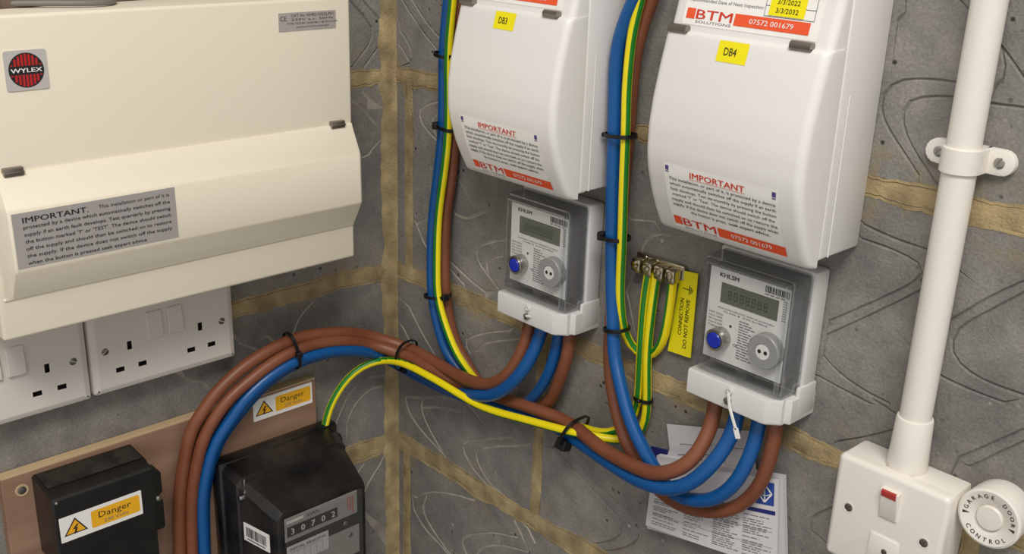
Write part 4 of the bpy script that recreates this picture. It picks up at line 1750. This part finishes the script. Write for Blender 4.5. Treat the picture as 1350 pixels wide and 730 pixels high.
for cx0, cx1 in ((0.05, 0.28), (0.31, 0.52), (0.54, 0.74), (0.76, 0.97)):
    y = 0.545
    while y > 0.05:
        x = cx0
        e = cx0+(cx1-cx0)*rp_.uniform(0.45, 1.0)
        while x < e:
            l = rp_.uniform(0.02, 0.06)
            s.quad((x, y), (min(e, x+l), y+0.008), 0, 'greyprint', ff)
            x += l+0.008
        y -= rp_.choice((0.026, 0.03, 0.05))
s.quad((0.05, 0.40), (0.97, 0.403), 0, 'purple', ff, 6, 1)
s.quad((0.05, 0.22), (0.97, 0.223), 0, 'purple', ff, 6, 1)
s.build('print', 'greyprint', pg2, smooth=False, fix=False)

o, pg, f = sheet('loose_sheet', ((879, 559), (990, 568), (1000, 650), (888, 640)), 0.0105, 0.001, 'paper', 'plain white sheet with a ruled box, behind the certificate booklet', 'paper', 0.0012)
s = MB()
for (a0, b0, a1, b1) in ((0.15, 0.70, 0.9, 0.708), (0.15, 0.35, 0.9, 0.358), (0.15, 0.35, 0.156, 0.70), (0.9, 0.35, 0.906, 0.708)):
    s.quad((a0, b0), (a1, b1), 0, 'greyprint', f, 4, 4)
s.build('print', 'greyprint', pg, smooth=False, fix=False)
o, pg, f = sheet('folded_leaflet', ((884, 588), (950, 586), (962, 640), (868, 632)), 0.0128, 0.0012, 'paper2', 'small creased white leaflet between the sheet and the booklet', 'leaflet', 0.001)
s = MB()
for k in range(4):
    s.quad((0.2, 0.75-k*0.14), (0.75-0.1*(k % 2), 0.77-k*0.14), 0, 'greyprint', f, 3, 1)
s.build('print', 'greyprint', pg, smooth=False, fix=False)
o, pg, f = sheet('navy_card', ((858, 588), (900, 598), (894, 622), (856, 618)), 0.0095, 0.001, 'navy', 'navy blue card edge with a tan strip, beside the papers', 'card')
s = MB()
s.add([f(0.25, 0.1), f(0.8, 0.1), f(1.0, 0.6), f(0.72, 0.72)], [(0, 1, 2, 3)], 'tan')
s.build('strip', 'tan', pg, smooth=False, fix=False)

# ------------------------------------------------------------------ cables
L_, R__ = 'L', 'R'


def cable(name, seq, r, m, label, group, phase=0.0, twist=(0, 1, 0)):
    P = pts3(seq)
    if seq[0][2] < 0:
        P = [P[0]+Vector((0.006, 0.004, 0.75)), P[0]+Vector((0.006, 0.004, 0.30)), P[0]+Vector((0.004, 0.002, 0.06))]+P
    o = tube(name, smooth_path(P), r, m, 16 if m != 'earth' else 28, phase, twist)
    return tag(o, label, 'cable', group)


RB = 0.0066
GRP = 'brown and blue tails looping from the old meter'
a1 = [(L_, 238, 760, .030), (L_, 237, 730, .030), (L_, 236, 680, .030), (L_, 238, 640, .030), (L_, 250, 573, .032), (L_, 270, 538, .034), (L_, 286, 516, .035), (L_, 319, 485, .037), (L_, 352, 463, .038),
      (L_, 386, 447, .038), (L_, 420, 440, .038), (L_, 457, 438, .040), (L_, 490, 443, .038), (R__, 534, 457, .036), (R__, 556, 467, .036), (R__, 592, 488, .037),
      (R__, 618, 501, .040), (R__, 642, 507, .042), (R__, 668, 495, .042), (R__, 689, 462, .036), (R__, 698, 431, .032), (R__, 701, 405, .030)]
cable('meter_tail', a1, RB, 'brown', 'uppermost brown tail of the arch, ending under the meter nearer the corner', GRP)
a2 = [(L_, 254, 760, .032), (L_, 253, 730, .032), (L_, 252, 680, .032), (L_, 254, 640, .033), (L_, 266, 584, .036), (L_, 284, 549, .038), (L_, 302, 525, .040), (L_, 335, 496, .042), (L_, 368, 472, .043),
      (L_, 401, 457, .043), (L_, 430, 450, .043), (L_, 457, 449, .044), (L_, 490, 454, .042), (R__, 534, 468, .043), (R__, 556, 479, .043), (R__, 592, 500, .037),
      (R__, 625, 512, .029), (R__, 663, 525, .027), (R__, 710, 541, .028), (R__, 751, 558, .031), (R__, 792, 590, .044), (R__, 833, 613, .056), (R__, 863, 624, .060),
      (R__, 887, 621, .060), (R__, 910, 609, .056), (R__, 928, 583, .046), (R__, 939, 556, .036), (R__, 945, 520, .032)]
cable('meter_tail', a2, RB, 'brown', 'long brown tail crossing the corner, ending under the tagged meter', GRP)
a3 = [(L_, 270, 760, .034), (L_, 269, 730, .034), (L_, 267, 690, .034), (L_, 267, 648, .035), (L_, 281, 589, .037), (L_, 306, 550, .039), (L_, 322, 527, .041), (L_, 351, 499, .043), (L_, 384, 478, .044), (L_, 410, 468, .044),
      (L_, 430, 463, .044), (L_, 457, 460, .045), (L_, 486, 463, .043), (L_, 507, 468, .042), (R__, 540, 482, .034), (R__, 575, 503, .030), (R__, 603, 516, .034),
      (R__, 627, 521, .043), (R__, 655, 519, .046), (R__, 682, 497, .045), (R__, 701, 469, .038), (R__, 714, 436, .032), (R__, 718, 410, .030)]
cable('meter_tail', a3, RB, 'blue', 'blue tail under the arch, ending at the meter nearer the corner', GRP)
a4 = [(L_, 271, 760, .021), (L_, 270, 730, .021), (L_, 269, 690, .021), (L_, 270, 645, .022), (L_, 285, 589, .024), (L_, 309, 552, .026), (L_, 350, 505, .028), (L_, 388, 480, .029),
      (L_, 430, 465, .031), (L_, 470, 462, .032), (L_, 505, 470, .030), (R__, 545, 492, .022), (R__, 600, 518, .018), (R__, 655, 534, .020), (R__, 693, 547, .022), (R__, 735, 563, .026),
      (R__, 762, 581, .030), (R__, 792, 602, .040), (R__, 819, 620, .050), (R__, 840, 632, .056), (R__, 863, 641, .060), (R__, 887, 644, .061), (R__, 910, 637, .059), (R__, 933, 618, .054),
      (R__, 952, 595, .046), (R__, 968, 565, .036), (R__, 974, 530, .032)]
cable('meter_tail', a4, RB, 'blue', 'long blue tail crossing the corner, ending under the tagged meter', GRP)

G3 = 'cables running down from board DB3'
RD = 0.0056
b3 = [(R__, 594, -30, .022), (R__, 589, 20, .020), (R__, 585, 74, .018), (R__, 584, 164, .018), (R__, 579, 220, .020), (R__, 571, 285, .022), (R__, 569, 340, .024), (R__, 570, 390, .026), (R__, 578, 430, .026), (R__, 588, 462, .025), (R__, 606, 488, .022),
      (R__, 632, 515, .016), (R__, 668, 534, .014), (R__, 696, 530, .020), (R__, 718, 502, .026), (R__, 731, 469, .028), (R__, 737, 440, .028), (R__, 739, 412, .028)]
cable('board_cable', b3, RD, 'blue', 'blue cable beside the board DB3, looping up to the meter below it', G3)
w3 = [(R__, 606, -30, .020), (R__, 605, 40, .016), (R__, 604, 110, .014), (R__, 600, 170, .014), (R__, 594, 240, .016), (R__, 587, 290, .018), (R__, 586, 355, .020), (R__, 587, 390, .020), (R__, 592, 420, .019), (R__, 600, 450, .018), (R__, 616, 480, .014),
      (R__, 640, 515, .013), (R__, 680, 543, .012), (R__, 720, 534, .018), (R__, 737, 502, .024), (R__, 748, 469, .026), (R__, 751, 440, .026), (R__, 753, 415, .026)]
cable('board_cable', w3, 0.0062, 'brown', 'brown cable beside the board DB3, looping up to the meter below it', G3)
RE = 0.0042
e3 = [(R__, 600, -30, .030), (R__, 595, 20, .029), (R__, 591, 74, .027), (R__, 591, 164, .026), (R__, 587, 215, .028), (R__, 578, 285, .030), (R__, 576, 345, .032), (R__, 577, 390, .034), (R__, 586, 425, .034), (R__, 601, 464, .032), (R__, 620, 492, .024), (R__, 642, 516, .013),
      (R__, 690, 541, .013), (R__, 735, 553, .014), (R__, 772, 565, .017), (R__, 797, 571, .020), (R__, 818, 566, .014), (R__, 833, 553, .011), (R__, 841, 528, .012), (R__, 844, 480, .014),
      (R__, 846, 444, .016), (R__, 849, 403, .017), (R__, 853, 372, .0155), (R__, 855, 362, .0155)]
GE = 'green and yellow earth cables'
cable('earth_cable', e3, RE, 'earth', 'green-yellow earth cable from the board DB3 to the terminal block', GE, 0.30)
e1 = [(L_, 425, 610, .030), (L_, 426, 590, .030), (L_, 427, 572, .030), (L_, 432, 545, .030), (L_, 441, 524, .030), (L_, 456, 501, .032), (L_, 476, 484, .038), (L_, 500, 475, .044), (R__, 527, 477, .054), (R__, 545, 485, .052), (R__, 575, 501, .050), (R__, 600, 516, .048),
      (R__, 627, 532, .046), (R__, 655, 543, .044), (R__, 696, 554, .042), (R__, 748, 568, .040), (R__, 775, 573, .036), (R__, 797, 578, .028), (R__, 819, 580, .018), (R__, 838, 576, .012), (R__, 849, 561, .012), (R__, 853, 535, .013),
      (R__, 853, 480, .0155), (R__, 855, 444, .017), (R__, 860, 403, .018), (R__, 864, 372, .0155), (R__, 866, 362, .0155)]
cable('earth_cable', e1, RE, 'earth', 'green-yellow earth cable from the old black meter to the terminal block', GE, 0.0, (0.14, 0.20, 0.27))
e4 = [(R__, 851, -30, .034), (R__, 844, 0, .034), (R__, 834, 41, .034), (R__, 829, 82, .034), (R__, 826, 123, .034), (R__, 825, 170, .034), (R__, 822, 250, .034), (R__, 820, 321, .034), (R__, 818, 362, .032), (R__, 818, 405, .030), (R__, 824, 441, .024),
      (R__, 838, 463, .014), (R__, 852, 470, .0098), (R__, 866, 463, .013), (R__, 876, 444, .016), (R__, 883, 403, .017), (R__, 886, 381, .0155), (R__, 887, 370, .0155)]
cable('earth_cable', e4, RE, 'earth', 'green-yellow earth cable from the board DB4, looping up to the terminal block', GE, 0.0)
G4 = 'cables running down from board DB4'
RD4 = 0.0062
b4 = [(R__, 845, -30, .036), (R__, 834, 5, .036), (R__, 821, 36, .035), (R__, 813, 72, .034), (R__, 811, 110, .033), (R__, 810, 170, .032), (R__, 808, 240, .032), (R__, 807, 300, .032), (R__, 807, 360, .032), (R__, 808, 417, .034), (R__, 810, 467, .038), (R__, 816, 497, .042), (R__, 825, 536, .046), (R__, 838, 572, .048),
      (R__, 854, 602, .046), (R__, 864, 620, .044), (R__, 878, 642, .044), (R__, 895, 654, .045), (R__, 921, 660, .046), (R__, 945, 656, .046), (R__, 970, 636, .044), (R__, 988, 602, .038), (R__, 999, 568, .032), (R__, 1003, 535, .030)]
cable('board_cable', b4, RD4, 'blue', 'blue cable beside the board DB4, looping up to the tagged meter', G4)
w4 = [(R__, 868, -30, .022), (R__, 859, 0, .022), (R__, 848, 30, .022), (R__, 838, 68, .022), (R__, 833, 110, .020), (R__, 829, 164, .018), (R__, 823, 230, .017), (R__, 818, 300, .018), (R__, 810, 370, .018), (R__, 805, 430, .020), (R__, 804, 481, .024), (R__, 807, 510, .028), (R__, 815, 550, .032), (R__, 827, 585, .034),
      (R__, 842, 612, .032), (R__, 860, 637, .030), (R__, 880, 655, .030), (R__, 901, 667, .031), (R__, 933, 674, .032), (R__, 961, 672, .032), (R__, 984, 660, .031), (R__, 1003, 637, .030), (R__, 1014, 607, .029), (R__, 1021, 574, .028), (R__, 1024, 545, .028)]
cable('board_cable', w4, RD4, 'brown', 'brown cable behind the blue one beside the board DB4, looping up to the tagged meter', G4)

# ------------------------------------------------------------------ cable ties


def tie(wl, x, y, d, dx, dy, a, b, head, label, tail=0.0, hs=1.0, skew=0.0):
    f = RW if wl == 'R' else LW
    c = f(x, y, d)
    t = (f(x+dx, y+dy, d)-f(x-dx, y-dy, d)).normalized()
    out = Vector((0, -1, 0)) if wl == 'R' else Vector((1, 0, 0))
    ac = out.cross(t).normalized()
    o = bpy.data.objects.new('cable_tie', None)
    o.empty_display_size = 0.01
    COL.objects.link(o)
    o.location = c
    tag(o, label, 'cable tie', 'black cable ties')
    hw, th = 0.0017, 0.0010
    s = MB()
    rings = []
    n = 28
    for k in range(n+1):
        an = 2*math.pi*k/n
        ca, sa = math.cos(an), math.sin(an)
        ex = 2/2.6
        px = math.copysign(abs(ca)**ex, ca)
        py = math.copysign(abs(sa)**ex, sa)
        sk = t*(skew*px*a)
        rings.append([tuple(ac*(px*(a+q))+out*(py*(b+q))+t*w+sk) for q, w in ((0, -hw), (th, -hw), (th, hw), (0, hw))])
    s.loft(rings, cap=False)
    s.build('strap', 'tie', o)
    an = math.radians(head)
    hc = ac*math.cos(an)*(a+0.002)+out*math.sin(an)*(b+0.002)+t*(skew*math.cos(an)*a)
    e1 = (ac*math.cos(an)+out*math.sin(an)).normalized()
    e2 = t.cross(e1)
    s = MB()
    bb = MB()
    bb.box((-0.0032*hs, -0.0034*hs, -0.0032*hs), (0.0026*hs, 0.0034*hs, 0.0032*hs), 0.0008, 1)
    if tail:
        bb.box((-0.0005, 0.002, -0.0015), (0.0006, 0.002+tail, 0.0015), 0.0002, 1)
    s.add([tuple(hc+e1*p[0]+e2*p[1]+t*p[2]) for p in bb.v], bb.f)
    s.build('head', 'tie', o)
    return o


tie(L_, 385, 462, .040, 10, -5, 0.021, 0.012, 90, 'black cable tie on the arch of cables below the sockets')
tie(R__, 535, 468, .042, 10, 6, 0.0195, 0.014, -170, 'black cable tie on the arch of cables at the corner', 0.0, 1.2, 0.25)
tie(R__, 587, 72, .022, 1, -10, 0.0098, 0.0105, 170, 'black cable tie high on the DB3 cables', 0.0, 1.5)
tie(R__, 590, 167, .021, 1, -10, 0.0135, 0.0105, 60, 'thin black cable tie near the foot of the board DB3')
tie(R__, 577, 389, .027, 1, 10, 0.0145, 0.0125, 10, 'black cable tie on the DB3 cables left of the meter', 0.004, 1.1)
tie(R__, 818, 178, .032, 0, 10, 0.0145, 0.0100, 150, 'thin black cable tie on the DB4 cables beside both boards', 0.0, 0.6)
tie(R__, 812, 313, .030, 0, 10, 0.0125, 0.0105, 165, 'black cable tie on the DB4 cables beside the first meter', 0.004, 1.2)
tie(R__, 813, 433, .033, 1, 10, 0.0110, 0.0100, 40, 'thin black cable tie where the DB4 earth cable turns away', 0.0, 0.6)
tie(R__, 848, 526, .0132, 0, 10, 0.0092, 0.0050, 90, 'small black cable tie round two earth cables', 0.0, 0.5)
tie(R__, 757, 567, .030, 10, 6, 0.0165, 0.0165, 160, 'large-headed black cable tie on the crossing cables between the meters', 0.006, 1.9, 0.4)
